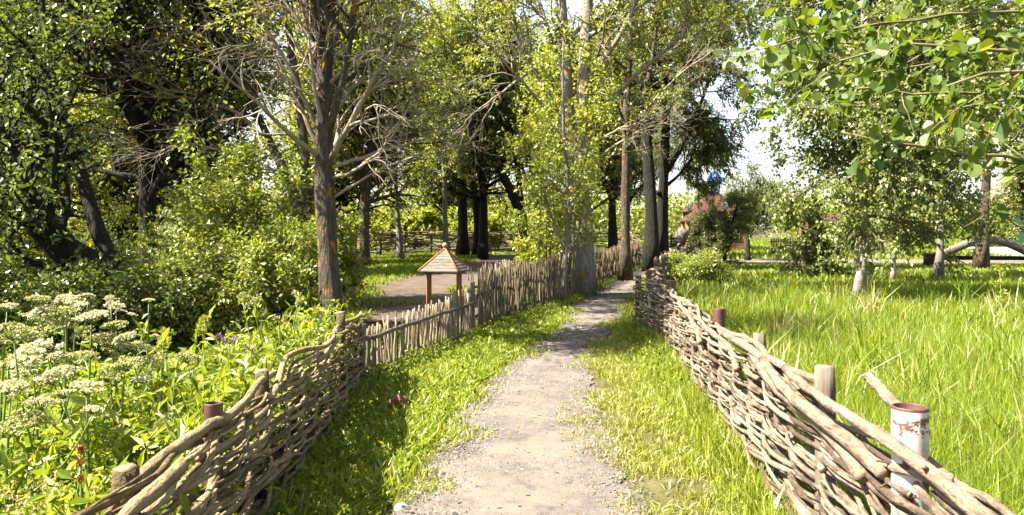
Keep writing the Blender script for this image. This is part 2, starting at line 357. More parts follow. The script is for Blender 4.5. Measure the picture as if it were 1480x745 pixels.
def blades(mb, rng, xy, h, w, lean=0.35, hvar=0.4, mat=0, z0=0.0, clump=None):
    K = len(xy)
    if K == 0: return
    a = rng.uniform(0, 2 * np.pi, K); b = rng.uniform(0, 2 * np.pi, K)
    hh = h * rng.uniform(1 - hvar, 1 + hvar, K)
    ln = np.abs(rng.normal(0, lean, K))
    dx = np.stack([np.cos(a), np.sin(a)], -1); s = np.stack([np.cos(b), np.sin(b), np.zeros(K)], -1)
    def at(t, bend):
        q = np.empty((K, 3)); q[:, :2] = xy + dx * (ln * hh * bend)[:, None]; q[:, 2] = z0 + hh * t * np.sqrt(np.maximum(1 - (ln * bend * 0.6) ** 2, 0.2)); return q
    p0, p1, p2 = at(0, 0), at(.5, .28), at(1, 1.0)
    ww = (w * rng.uniform(.6, 1.4, K))[:, None]
    V = np.stack([p0 - s * ww / 2, p0 + s * ww / 2, p1 + s * ww * .42, p1 - s * ww * .42, p2], 1)
    base = np.arange(K)[:, None] * 5
    rnd = np.clip(rng.normal(0.5, 0.24, K), 0, 1)
    mb.add(V.reshape(-1, 3), [base + np.array([[0, 1, 2, 3]]), base + np.array([[3, 2, 4]])], mat, np.repeat(rnd, 5))

def stem_from(pts, rads, n=14, rng=None, wob=0.0):
    p, r = resample(pts, n, rads)
    if rng is not None and wob: p[1:] += rng.normal(0, wob, (n - 1, 3)) * np.linspace(0.2, 1, n - 1)[:, None]
    return p, r

def make_tree(name, label, cat, base, stems, bark, leaf, seed, n1=10, l1=2.5, t1=(0.3, 1.0), a1=0.9, g1=0.03, n2=9, m1=1.6, m2=1.4, mk=1.6, l2=0.9, a2=0.8, g2=-0.02,
              n3=0, l3=0.4, k=12, size=0.09, asp=0.55, droop=0.3, spread=0.05, group=None, dead=None, sides=10, twigmat=None, up=0.6, shape='diamond', bias=None, limbmat=None, bare=(), lt1=0.5, flare=1.5):
    """stems: list of (points, radii) in world space"""
    rng = rs(seed); n1 = int(n1 * m1); n2 = int(n2 * m2); k = int(k * mk)
    root = thing(name, label, cat, base, group)
    tb, cb = MB(), MB()
    Sn = 16
    PP, RR = [], []
    for j, (pts, rad) in enumerate(stems):
        p, r = stem_from(pts, rad, Sn, rng, 0.012)
        r = r * (1 + rng.normal(0, 0.04, Sn))
        if p[0, 2] < 0.3: r[0] *= flare; r[1] *= 1 + (flare - 1) * .25
        PP.append(p); RR.append(r)
    PP = np.stack(PP); RR = np.stack(RR)
    tubes(tb, PP, RR, sides); cc_ = np.repeat(PP.reshape(-1, 3), sides, 0); v_ = tb.V[-1]; q_ = v_ * np.array([9., 9., 2.3])
    tb.V[-1] = cc_ + (v_ - cc_) * (1 + .07 * np.sin(q_[:, 0] + 1.7 * q_[:, 2]) * np.cos(q_[:, 1] - q_[:, 2]) + .05 * np.sin(2.3 * q_[:, 1] + .6 * q_[:, 2] + 1))[:, None]
    P1, R1 = spawn(rng, PP, RR, n1, t1[0], t1[1], l1, a1, 6, g1, 0.14, 0.5, lt1, bias=bias)
    R1 = np.minimum(R1, 0.07)
    tubes(tb, P1, R1, 5, 1, caps=False)
    P2, R2 = spawn(rng, P1, R1, n2, 0.2, 1.0, l2, a2, 4, g2, 0.18, 0.6, 0.35)
    tubes(tb, P2, R2, 4, 1, caps=False)
    tw = P2
    if n3:
        P3, R3 = spawn(rng, P2, R2, n3, 0.2, 1.0, l3, 0.7, 3, g2, 0.2, 0.7, 0.3)
        tubes(tb, P3, R3, 3, 1, caps=False); tw = P3
    tb.build('trunk', [bark, limbmat or bark], root)
    leaves(cb, rng, tw, k, size, asp, spread, droop, up=up, shape=shape)
    cb.build('crown', [leaf], root, smooth=False)
    if dead:
        db = MB()
        for (si, cnt, t0_, t1_, L_) in bare:
            Pb, Rb = spawn(rng, PP[si:si + 1], RR[si:si + 1], cnt, t0_, t1_, L_, .85, 8, .05, .10, .32, .2, rmin=.012)
            Rb = np.minimum(Rb, .04); tubes(db, Pb, Rb, 6, caps=False)
            Pc, Rc = spawn(rng, Pb, Rb, 7, .25, 1, L_ * .45, .7, 6, .0, .18, .6, .4); tubes(db, Pc, Rc, 4, caps=False)
            Pd, Rd = spawn(rng, Pc, Rc, 6, .2, 1, L_ * .2, .7, 4, -.02, .2, .65, .3); tubes(db, Pd, Rd, 3, caps=False)
        for spec in dead:
            pts, rad, nb, lb, nt_, lt_ = spec; nb = int(nb * 1.6); nt_ += 2
            p, r = stem_from(pts, rad, 14, rng, 0.03)
            tubes(db, p, r, 7)
            Pb, Rb = spawn(rng, p[None], r[None], nb, 0.25, 1.0, lb, 0.75, 7, 0.0, 0.2, 0.6, 0.4)
            tubes(db, Pb, Rb, 5, caps=False)
            Pc, Rc = spawn(rng, Pb, Rb, nt_, 0.2, 1.0, lt_, 0.7, 5, -0.03, 0.22, 0.65, 0.3)
            tubes(db, Pc, Rc, 4, caps=False)
            Pd, Rd = spawn(rng, Pc, Rc, 3, 0.2, 1.0, lt_ * .45, 0.7, 3, -0.03, 0.22, 0.7, 0.3)
            tubes(db, Pd, Rd, 3, caps=False)
        db.build('dead_branches', twigmat or M['twig_dry'], root)
    return root

# ------------------------------------------------------------------ ground
PATH = np.array([[0.2, -1.0, 1.0], [3.0, -0.85, 0.88], [4.7, -0.69, 0.815], [5.3, -0.62, 0.78], [7.2, -0.46, 0.76], [9.3, -0.12, 0.92], [11.5, 0.38, 1.22], [13, 0.80, 1.62],
                 [16, 1.05, 2.36], [19.5, 1.85, 2.98], [23, 2.75, 3.8], [28, 4.05, 5.1], [35, 5.8, 7.0], [43, 8.0, 9.6], [52, 10.2, 12.2]])
def path_lr(y):
    return np.interp(y, PATH[:, 0], PATH[:, 1]), np.interp(y, PATH[:, 0], PATH[:, 2])
DIRT = np.array([[14, -2.9, -0.4], [17.5, -3.0, 0.0], [22, -3.9, 0.6], [28, -3.6, 1.3], [37, -2.7, 1.6], [46, -1.7, 1.6], [48.5, -1.2, 1.2]])
def vnoise(x, y, s, seed=0.0):
    return np.array([mnoise.noise((a * s + seed, b * s - seed, seed * 1.7)) for a, b in zip(x, y)])

def sheet(name, grid_x, grid_y, z, mat, bump=0.0):
    X, Y = np.meshgrid(grid_x, grid_y)
    Z = np.full_like(X, z)
    nx, ny = len(grid_x), len(grid_y)
    mb = MB(); i = np.arange(ny - 1)[:, None] * nx + np.arange(nx - 1)[None]
    q = np.stack([i, i + 1, i + nx + 1, i + nx], -1).reshape(-1, 4)
    mb.add(np.stack([X, Y, Z], -1).reshape(-1, 3), q)
    return tag(mb.build(name, mat), kind='structure')

gr = sheet('ground', np.array([-600, -60, -20, 0, 20, 60, 600.]), np.array([-60, -10, 0, 20, 60, 150, 900.]), 0.0, M['soil'])

def strip(name, table, step, z, mat, jit, crown=0.0, seed=1.0, nx=9):
    ys = np.arange(table[0, 0], table[-1, 0], step)
    l = np.interp(ys, table[:, 0], table[:, 1]); r = np.interp(ys, table[:, 0], table[:, 2])
    l = l + jit * vnoise(ys, ys * 0, 1.1, seed) + jit * .6 * vnoise(ys, ys * 0, 4.3, seed + 3)
    r = r + jit * vnoise(ys, ys * 0, 1.2, seed + 9) + jit * .6 * vnoise(ys, ys * 0, 4.7, seed + 5)
    t = np.linspace(0, 1, nx)
    X = l[:, None] * (1 - t) + r[:, None] * t; Y = np.repeat(ys[:, None], nx, 1)
    Z = z + crown * np.sin(np.pi * t)[None] + 0 * X
    Z = Z + np.where((t > 0) & (t < 1), 1, 0)[None] * 0.008 * vnoise(X.ravel(), Y.ravel(), 2.2, seed).reshape(X.shape)
    mb = MB(); i = np.arange(len(ys) - 1)[:, None] * nx + np.arange(nx - 1)[None]
    mb.add(np.stack([X, Y, Z], -1).reshape(-1, 3), np.stack([i, i + 1, i + nx + 1, i + nx], -1).reshape(-1, 4))
    return tag(mb.build(name, mat), kind='structure')
strip('path', PATH, 0.08, 0.012, M['gravel_path'], 0.16, 0.012)
strip('dirt_clearing', DIRT, 0.2, 0.010, M['dirt'], 0.75, 0.01, 4.0)
CROSS = np.array([[9.0, 37.5, 41.5], [16, 36.8, 41.2], [26, 36.5, 41.0], [34, 36.5, 41], [60, 36, 41]])   # x, near y, far y
xs = np.arange(9.0, 60, 0.4); mbp = MB()
yn = np.interp(xs, CROSS[:, 0], CROSS[:, 1]) + 0.15 * vnoise(xs, xs * 0, .8, 2); yf = np.interp(xs, CROSS[:, 0], CROSS[:, 2]) + .15 * vnoise(xs, xs * 0, .8, 6)
Vv = np.concatenate([np.stack([xs, yn, xs * 0 + .016], -1), np.stack([xs, yf, xs * 0 + .016], -1)]); n_ = len(xs); i_ = np.arange(n_ - 1)
mbp.add(Vv, np.stack([i_, i_ + 1, i_ + n_ + 1, i_ + n_], -1)); tag(mbp.build('cross_path', M['gravel_path']), kind='structure')
mbp = MB(); mbp.add([[27.5, 42.5, .02], [44, 42.5, .02], [52, 66, .02], [36, 66, .02]], np.array([[0, 1, 2, 3]])); tag(mbp.build('paved_yard', M['concrete']), kind='structure')

# stones of the gravel: one stuff object
rng = rs(5)
OCT = np.array([[1, 0, 0], [-1, 0, 0], [0, 1, 0], [0, -1, 0], [0, 0, 1], [0, 0, -1.]])
OF = np.array([[0, 2, 4], [2, 1, 4], [1, 3, 4], [3, 0, 4], [2, 0, 5], [1, 2, 5], [3, 1, 5], [0, 3, 5]])
def pebbles(mb, rng, xy, smin, smax):
    K = len(xy); s = smin + (smax - smin) * rng.uniform(0, 1, K) ** 3
    a = rng.uniform(0, 6.28, K); c, sn = np.cos(a), np.sin(a)
    v = OCT[None] * (1 + rng.normal(0, .22, (K, 6, 1))) * s[:, None, None] * np.stack([np.ones(K), rng.uniform(.6, 1, K), rng.uniform(.4, .8, K)], -1)[:, None]
    v = np.stack([v[..., 0] * c[:, None] - v[..., 1] * sn[:, None], v[..., 0] * sn[:, None] + v[..., 1] * c[:, None], v[..., 2]], -1)
    v += np.concatenate([xy, (0.018 + s * .15)[:, None]], -1)[:, None]
    mb.add(v.reshape(-1, 3), (np.arange(K)[:, None, None] * 6 + OF[None]).reshape(-1, 3), 0, np.repeat(np.clip(rng.normal(.5, .25, K), 0, 1), 6))
mb = MB()
for (y0, y1, cnt, sa, sb) in ((0.8, 5, 9000, .003, .014), (5, 8, 14000, .003, .013), (8, 13, 12000, .004, .015), (13, 28, 8000, .006, .02)):
    y = rng.uniform(y0, y1, cnt); l, r = path_lr(y); t = rng.uniform(-.06, 1.06, cnt)
    t = np.where(rng.uniform(size=cnt) < .45, np.abs(rng.normal(0, .22, cnt)), t)      # more loose stones on the left side
    x = l + (r - l) * t; keep = (t < 1.1)
    pebbles(mb, rng, np.stack([x, y], -1)[keep], sa, sb)
tag(mb.build('gravel', M['gravel_stone'], smooth=False), kind='stuff', label='loose grey and beige gravel spread over the path', cat='gravel')

rng = rs(6); mb = MB(); n_ = 900; y = 1.5 + 24 * rng.uniform(0, 1, n_) ** 1.5; l, r = path_lr(y); x = l - .2 + (r - l + .4) * rng.uniform(0, 1, n_); a = rng.uniform(0, 6.28, n_)
put_leaves(mb, rng, np.stack([x, y, np.full(n_, .030)], -1), nrm(np.stack([np.cos(a), np.sin(a), rng.normal(0, .15, n_)], -1)), .038, .5, up=2.5)
M['dry_leaf'] = leaf_mat('dry_leaf', (0.10, 0.06, 0.025), (0.26, 0.18, 0.07), (1, 1, 1), tmix=.2, gloss=.03)
tag(mb.build('leaf_litter', M['dry_leaf'], smooth=False), kind='stuff', label='small dry fallen leaves scattered on the path', cat='leaves')

# ------------------------------------------------------------------ fences
FL = [(-1.28, 1.3), (-1.33, 2.7), (-1.35, 3.7), (-1.39, 4.6), (-1.50, 7.0), (-1.62, 8.5)]
FR = [(1.48, 1.2), (1.49, 3.0), (1.58, 4.7), (1.80, 7.2), (1.95, 9.0), (2.16, 11.2), (2.03, 13.1)]
FR2 = [(2.35, 13.7), (2.95, 16.2), (3.7, 20), (5.6, 28), (7.7, 35), (9.6, 41)]
FPK = [(-1.60, 8.62), (-.64, 12.15)]
FBR = [(-.55, 12.4), (.32, 15.5), (1.55, 19.5), (3.6, 27), (5.45, 34)]

def rod_points(rng, at, s0, s1, z0, z1, amp, sp, ph, bump=0.012, step=0.07):
    n = max(4, int((s1 - s0) / step)); s = np.linspace(s0, s1, n)
    p, d = at(s); nn = np.stack([-d[:, 1], d[:, 0]], -1)
    o = amp * np.sin(np.pi * s / sp + ph)
    w = np.cumsum(rng.normal(0, 1, n)); w -= np.linspace(w[0], w[-1], n); w2 = np.cumsum(rng.normal(0, 1, n)); w2 -= np.linspace(w2[0], w2[-1], n)
    ker = np.ones(9) / 9
    w = np.convolve(np.pad(w, 4, mode='edge'), ker, 'valid'); w2 = np.convolve(np.pad(w2, 4, mode='edge'), ker, 'valid')
    kk = rng.integers(0, n, 3); kink = sum(np.abs(np.arange(n) - q_) * step * rng.normal(0, .022) for q_ in kk)
    kink = kink - np.linspace(kink[0], kink[-1], n)
    xy = p + nn * (o + bump * .4 * w)[:, None]
    z = np.linspace(z0, z1, n) + bump * w2 + kink
    return np.concatenate([xy, z[:, None]], -1)

def wattle(name, label, pts, seed, h, rows, rmin, rmax, lmin, lmax, amp, sp, posts, mat, slope=0.05, parts=True, group=None, extra_rods=(), bump=.012, side=0, sides=7, hfun=None):
    rng = rs(seed)
    at, L, d = polyline(pts)
    root = thing(name, label, 'wattle fence', (pts[0][0], pts[0][1], 0), group)
    rest = MB(); cnt = 0
    rods = []
    for k in range(rows):
        zk = 0.04 + (h - 0.06) * k / (rows - 1)
        s = -rng.uniform(0, 1.0)
        while s < L - .15:
            ln = rng.uniform(lmin, lmax); a = max(s, 0.0); b = min(s + ln, L)
            if b - a > .35:
                dz = rng.normal(0, slope); zz = zk + rng.normal(0, .012)
                if k == rows - 1: dz *= .4
                hs = 1.0
                pp = rod_points(rng, at, a, b, max(zz - dz, .025), max(zz + dz, .025), amp * rng.uniform(.8, 1.2), sp, math.pi * k + rng.normal(0, .25), bump)
                if hfun is not None:
                    sv_ = np.linspace(a, b, len(pp)); pp[:, 2] *= hfun(sv_)
                r0 = rng.uniform(rmin, rmax) * (1.1 if k == rows - 1 else 1); n = len(pp)
                rr = np.linspace(r0, r0 * rng.uniform(.5, .85), n) if rng.uniform() < .5 else np.linspace(r0 * rng.uniform(.5, .85), r0, n)
                rr = rr * (1 + rng.normal(0, .05, n)); kn = rng.uniform(size=n) < .07; rr[kn] *= rng.uniform(1.2, 1.5)
                rods.append((a, pp, rr, rng.uniform()))
            s += ln * rng.uniform(.62, .92)
    for pp, rr in extra_rods: rods.insert(0, (0, pp, rr, .6))
    rods.sort(key=lambda q: q[0])
    for j, (a, pp, rr, rn) in enumerate(rods):
        b = MB() if parts and j < 98 else rest
        tubes(b, pp, rr, sides if parts else 5, 0, 1, np.array([rn]))
        if parts:
            n = len(pp)
            for _ in range(rng.integers(0, 4)):                       # cut side shoots and knots
                i_ = int(rng.integers(1, n - 1)); dr_ = nrm(rng.normal(0, 1, 3) + 1.2 * nrm(pp[i_ + 1] - pp[i_])); L_ = rng.uniform(.015, .06); r_ = rr[i_] * rng.uniform(.35, .65)
                q_ = pp[i_][None] + dr_[None] * np.linspace(0, L_ + rr[i_], 3)[:, None]; tubes(b, q_, np.array([r_ * 1.3, r_, r_ * .9]), 5, 0, 1, np.array([rn]))
            if rng.uniform() < .16 and n > 12:                         # a fork running along
                i_ = int(rng.integers(2, n // 2)); m_ = min(n - i_, int(rng.integers(8, 18))); q_ = pp[i_:i_ + m_].copy(); w_ = np.linspace(0, 1, m_) ** .8
                q_[:, 2] = np.maximum(q_[:, 2] + w_ * rng.normal(0, .035), .02); q_[:, 0] += w_ * rng.normal(0, .015); tubes(b, q_, np.linspace(rr[i_] * .75, rr[i_] * .4, m_), 6, 0, 1, np.array([rn]))
        if b is not rest: b.build('branch', [mat, M['end_grain']], root)
        else: cnt += 1
    if cnt: 
        o = rest.build('woven_branches', [mat, M['end_grain']], root); o['kind'] = 'stuff'
    for (s, top, rad, kind, off, tilt) in posts:
        p, dd = at(np.array([s])); p = p[0]; dd = dd[0]; nn = np.array([-dd[1], dd[0]])
        q = p + nn * (off + side * .04)
        b = MB(); tx = tilt * rng.normal(); ty = tilt * rng.normal()
        if kind in ('rust', 'white'):
            sd = 20; zz = np.array([0.0, .3, .6, top])
            lathe(b, (q[0], q[1], 0), [(rad, 0), (rad, top - .012)], sd)
            lathe(b, (q[0], q[1], 0), [(rad, top - .012), (rad, top - .003), (rad * .97, top), (rad * .88, top), (rad * .86, top - .004), (rad * .86, top - .15), (0.001, top - .15)], sd, 1)
            o = b.build('metal_post', [M['rust'] if kind == 'rust' else M['white_rust'], M['rust']], root)
        else:
            z = np.linspace(0, top, 9); r = rad * (1 + rng.normal(0, .03, 9)); r[-1] *= .93
            pp = np.stack([q[0] + tx * z, q[1] + ty * z, z], -1)
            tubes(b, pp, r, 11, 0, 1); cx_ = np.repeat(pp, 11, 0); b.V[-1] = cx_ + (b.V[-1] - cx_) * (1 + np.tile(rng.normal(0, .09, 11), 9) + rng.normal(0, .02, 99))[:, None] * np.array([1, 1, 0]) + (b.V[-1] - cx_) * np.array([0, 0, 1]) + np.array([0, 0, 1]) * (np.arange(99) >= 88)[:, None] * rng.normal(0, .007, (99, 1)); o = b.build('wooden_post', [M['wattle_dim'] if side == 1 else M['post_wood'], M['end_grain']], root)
    return root

def sof(pts, y): # arclength where polyline reaches y
    at, L, d = polyline(pts); P_ = np.array(pts); return float(np.interp(y, P_[:, 1], d))

# left wattle
posts_l = [(sof(FL, 2.0), .8, .045, 'wood', 0, .02), (sof(FL, 2.88), .83, .052, 'wood', .02, .01), (sof(FL, 3.71), .88, .042, 'rust', .0, 0), (sof(FL, 4.6), .87, .04, 'wood', 0, .02), (sof(FL, 5.4), .72, .035, 'wood', 0, .03),
           (sof(FL, 6.2), .76, .035, 'wood', 0, .03), (sof(FL, 7.2), .93, .042, 'wood', -.02, .01), (sof(FL, 8.1), .70, .04, 'wood', 0, .03)]
er = []
rngx = rs(77); atL, LL, dL = polyline(FL)
def rod_custom(at, s0, s1, zs, r0, r1, amp=0.05, off=0.0, n=22, seed=1):
    g = rs(seed); s = np.linspace(s0, s1, n); p, d = at(s); nn = np.stack([-d[:, 1], d[:, 0]], -1)
    o = off + amp * np.sin(np.pi * (s - s0) / .9 + g.uniform(0, 6))
    xy = p + nn * o[:, None]; z = np.interp(np.linspace(0, 1, n), np.linspace(0, 1, len(zs)), zs) + g.normal(0, .004, n)
    return np.concatenate([xy, z[:, None]], -1), np.linspace(r0, r1, n) * (1 + g.normal(0, .05, n))
er.append(rod_custom(atL, sof(FL, 2.75), sof(FL, 4.9), [.74, .80, .80, .84, .80], .030, .018, .03, .02, seed=3))
er.append(rod_custom(atL, sof(FL, 1.4), sof(FL, 3.0), [.70, .74, .80], .020, .030, .02, -.07, seed=4))
er.append(rod_custom(atL, sof(FL, 4.4), sof(FL, 7.6), [.76, .86, .80, .80, .82], .022, .016, .05, .0, seed=5))
er.append(rod_custom(atL, sof(FL, 5.8), sof(FL, 8.3), [.72, .80, .80], .026, .018, .05, .0, seed=6))
wattle('wattle_fence', 'shaded woven branch fence left of the gravel path beside tall white umbels', FL, 11, .78, 31, .009, .0175, 1.4, 3.2, .034, .46, posts_l, M['wattle_dim'], extra_rods=er, slope=.04, bump=.006, side=1)

# right wattle
posts_r = [(sof(FR, 2.0), .92, .05, 'wood', .06, .02), (sof(FR, 3.04), 1.015, .066, 'white', .012, 0), (sof(FR, 4.0), 1.0, .047, 'wood', .0, .01), (sof(FR, 4.9), .84, .04, 'wood', -.02, .02),
           (sof(FR, 5.7), .94, .042, 'wood', -.06, .01), (sof(FR, 7.0), .985, .055, 'rust', .0, 0), (sof(FR, 8.0), .80, .04, 'wood', 0, .02), (sof(FR, 8.9), .88, .045, 'wood', 0, .02),
           (sof(FR, 9.8), .83, .04, 'wood', -.03, .02), (sof(FR, 10.8), .97, .055, 'rust', 0, 0)]
atR, LR, dR = polyline(FR)
posts_r += [(dR[-1] - .05, .90, .05, 'rust', 0, 0), (dR[-1] - .95, .84, .04, 'wood', 0, .02)]
er = []
er.append(rod_custom(atR, sof(FR, 1.25), sof(FR, 4.3), [.76, .81, .875, .91, .93], .032, .022, .02, .085, seed=13))
er.append(rod_custom(atR, sof(FR, 1.3), sof(FR, 3.3), [.66, .72, .78], .026, .036, .03, -.09, seed=14))
er.append(rod_custom(atR, sof(FR, 3.1), sof(FR, 6.0), [.74, .82, .88, .90], .036, .022, .03, .07, seed=15))
er.append(rod_custom(atR, sof(FR, 3.3), sof(FR, 5.6), [.66, .76, .84, .86], .034, .022, .03, .06, seed=16))
er.append(rod_custom(atR, sof(FR, 4.0), sof(FR, 7.4), [.90, .90, .86, .84], .024, .018, .04, -.02, seed=17))
er.append(rod_custom(atR, sof(FR, 5.6), sof(FR, 8.0), [.70, .80, .92], .028, .016, .04, .05, seed=18))
er.append(rod_custom(atR, sof(FR, 7.4), sof(FR, 8.9), [.62, .72, .86], .030, .020, .03, .05, seed=19))
er.append(rod_custom(atR, sof(FR, 3.15), sof(FR, 3.75), [.88, .94, 1.0], .027, .025, .01, -.14, seed=20))
er.append(rod_custom(atR, sof(FR, 7.0), sof(FR, 10.9), [.80, .84, .86, .86], .024, .020, .05, .02, seed=21))
wattle('wattle_fence', 'sunlit woven branch fence on the right of the path with a white painted pipe post', FR, 12, .84, 34, .008, .020, 1.4, 3.2, .036, .55, posts_r, M['wattle'], slope=.055, extra_rods=er, bump=.008, side=-1)
posts_f = [(0.1, .95, .05, 'rust', 0, 0), (sof(FR2, 16.2), .86, .07, 'white', 0.05, 0), (sof(FR2, 18.5), .96, .06, 'rust', 0.05, 0)] + [(sof(FR2, y), rngx.uniform(.85, 1.0), .06, 'wood', 0, .03) for y in (21, 23, 25.5, 28, 31, 34, 37, 40)]
wattle('wattle_fence', 'far woven branch fence running on along the path to the small willow', FR2, 13, .80, 13, .016, .030, 1.2, 2.4, .08, .6, posts_f, M['wattle'], slope=.12, parts=False, bump=.03)

# low stick gate panel
def stick_pts(rng, x, y, z0, z1, lean, n=6):
    z = np.linspace(z0, z1, n); dx, dy = rng.normal(0, lean, 2)
    w = rng.normal(0, .006, (n, 2)); w[0] = 0
    return np.stack([x + dx * z + w[:, 0], y + dy * z + w[:, 1], z], -1)
rng = rs(21)
a0, a1 = np.array(FPK[0]), np.array(FPK[1]); dv = (a1 - a0) / np.linalg.norm(a1 - a0); nv = np.array([dv[1], -dv[0]]); Lp = np.linalg.norm(a1 - a0)
root = thing('picket_fence', 'low fence panel of thin upright sticks in front of the small roofed post', 'picket fence', (a0[0], a0[1], 0))
n = 66
for i in range(n):
    s = Lp * (i + .5) / n + rng.normal(0, .012); p = a0 + dv * s
    b = MB(); top = .60 + .13 * s / Lp + rng.uniform(-.05, .06); r = rng.uniform(.011, .019)
    pp = stick_pts(rng, p[0], p[1], .03, top, .035); tubes(b, pp, np.linspace(r, r * .75, 6), 6, 0, 1, np.array([rng.uniform()]))
    b.build('stick', [M['picket'], M['end_grain']], root)
for zz, rr in ((.50, .026), (.09, .028)):
    b = MB(); s = np.linspace(-.05, Lp + .05, 14); pp = np.concatenate([a0 + dv * s[:, None] + nv * .042, (zz + .03 * s / Lp + rng.normal(0, .006, 14))[:, None]], -1)
    tubes(b, pp, np.full(14, rr) * (1 + rng.normal(0, .04, 14)), 8, 0, 1, np.array([.2])); b.build('rail', [M['post_wood'], M['end_grain']], root)
for s, top, rr in ((-.08, .66, .05), (Lp + .06, .86, .058)):
    b = MB(); p = a0 + dv * s; z = np.linspace(0, top, 6); tubes(b, np.stack([p[0] + 0 * z, p[1] + 0 * z, z], -1), np.full(6, rr), 10, 0, 1); b.build('post', [M['post_wood'], M['end_grain']], root)

# tall brush fence
rng = rs(22); atB, LB, dB = polyline(FBR)
root = thing('brush_fence', 'tall brown brushwood fence of close upright sticks left of the path', 'brush fence', (FBR[0][0], FBR[0][1], 0))
rest = MB(); i = 0; s = 0.0
for i in range(1150):
    s = LB * (i / 1150) ** 1.0; p, d = atB(np.array([s])); p = p[0]; d = d[0]; nn = np.array([d[1], -d[0]])
    p = p + nn * rng.normal(0, .022)
    top = 1.0 + .06 * math.sin(s * 1.3) + rng.uniform(-.08, .09); r = rng.uniform(.009, .017)
    pp = stick_pts(rng, p[0], p[1], .02, top, .055); 
    if i < 100:
        b = MB(); tubes(b, pp, np.linspace(r, r * .6, 6), 6, 0, 0, np.array([rng.uniform()])); b.build('stick', [M['brush']], root)
    else: tubes(rest, pp, np.linspace(r, r * .6, 6), 5, 0, 0, np.array([rng.uniform()]), caps=False)
o = rest.build('brushwood', M['brush'], root); o['kind'] = 'stuff'
for zz in (.3, .75):
    b = MB(); s = np.linspace(0, LB, 60); p, d = atB(s); nn = np.stack([d[:, 1], -d[:, 0]], -1); tubes(b, np.concatenate([p - nn * .06, np.full((60, 1), zz)], -1), np.full(60, .022), 6); b.build('rail', M['post_wood'], root)

# far wattle fence across the clearing
FB = [(-13, 40), (-6, 48), (0, 50), (4, 49.5), (6.5, 46)]
posts_b = [(s, 1.45, .06, 'wood', 0, .02) for s in np.arange(1, 21, 1.8)]
wattle('wattle_fence', 'dark woven fence across the back of the shaded clearing', FB, 14, 1.4, 20, .02, .035, 1.6, 3.0, .07, .9, posts_b, M['wattle_dim'], slope=.03, parts=False, bump=.02)
FC = [(7.0, 47), (9.4, 45.2), (10.2, 43.8)]
wattle('wattle_fence', 'short dark woven fence piece behind the twin dark trunks at the path end', FC, 15, 1.1, 14, .02, .035, 1.2, 2.0, .07, .7, [(s, 1.25, .06, 'wood', 0, .02) for s in (.2, 1.4, 2.6, 3.6)], M['wattle_dim'], slope=.05, parts=False, bump=.02)

# ------------------------------------------------------------------ little roofed post (shrine)
SX, SY = (643 - HX) / F * 14.5, 14.5
root = thing('roofed_post', 'small wooden pyramid roof on two brown posts behind the low stick fence', 'shrine', (SX, SY, 0))
rz = R(-14)
def rot2(x, y): return np.array([x * math.cos(rz) - y * math.sin(rz), x * math.sin(rz) + y * math.cos(rz)])
for (dx, dy) in ((-.25, -.16), (.22, .16)):
    q = rot2(dx, dy); b = MB(); box(b, (SX + q[0], SY + q[1], .43), (.085, .085, .86), rz + .5); b.build('post', M['shrine_wood'], root, smooth=False)
b = MB(); q = rot2(0, -.16); box(b, (SX + q[0], SY + q[1], .885), (.66, .07, .06), rz); q = rot2(0, .16); box(b, (SX + q[0], SY + q[1], .885), (.66, .07, .06), rz)
for xx in (-.29, .27):
    q = rot2(xx, 0); box(b, (SX + q[0], SY + q[1], .885), (.06, .248, .056), rz)
b.build('beam', M['shrine_wood'], root, smooth=False)
b = MB(); ncrs = 8; hw, ap, ez = .375, 1.30, .90
for f in range(4):
    for c in range(ncrs):
        t0_, t1_ = c / ncrs, (c + 1.25) / ncrs; t1_ = min(t1_, 1)
        def ring(t, lift):
            w = hw * (1 - t); z = ez + (ap - ez) * t + lift
            a_ = f * math.pi / 2
            pts = []
            for sx in (-1, 1):
                x, y = sx * w, -w; pts.append((x * math.cos(a_) - y * math.sin(a_), x * math.sin(a_) + y * math.cos(a_), z))
            return pts
        A = ring(t0_, .014); B = ring(t1_, .004); A2 = ring(t0_, -.006); B2 = ring(t1_, -.012)
        V = []
        for x, y, z in (A[0], A[1], B[1], B[0], A2[0], A2[1], B2[1], B2[0]):
            q = rot2(x, y); V.append((SX + q[0], SY + q[1], z))
        b.add(V, np.array([[0, 1, 2, 3], [7, 6, 5, 4], [0, 4, 5, 1], [1, 5, 6, 2], [3, 2, 6, 7], [0, 3, 7, 4]]), 0, rng.uniform())
ro = b.build('roof', M['shrine_roof'], root, smooth=False)
b = MB()
for f in range(4):
    a_ = f * math.pi / 2 + math.pi / 4; q = rot2(hw * math.sqrt(2) * math.cos(a_), hw * math.sqrt(2) * math.sin(a_))
    tubes(b, np.array([[SX + q[0], SY + q[1], ez + .012], [SX, SY, ap + .01]]), np.array([.018, .016]), 6)
b.build('hip_batten', M['shrine_wood'], ro)
b = MB(); lathe(b, (SX, SY, ap - .01), [(.001, 0), (.03, .0), (.03, .02), (.022, .03)] + [(.048 * math.sin(t), .072 - .05 * math.cos(t)) for t in np.linspace(.45, math.pi - .02, 9)], 14)
b.build('finial', M['finial'], root)

# ------------------------------------------------------------------ trees with their own shapes
def PT(*a): return [P(*q) for q in a]
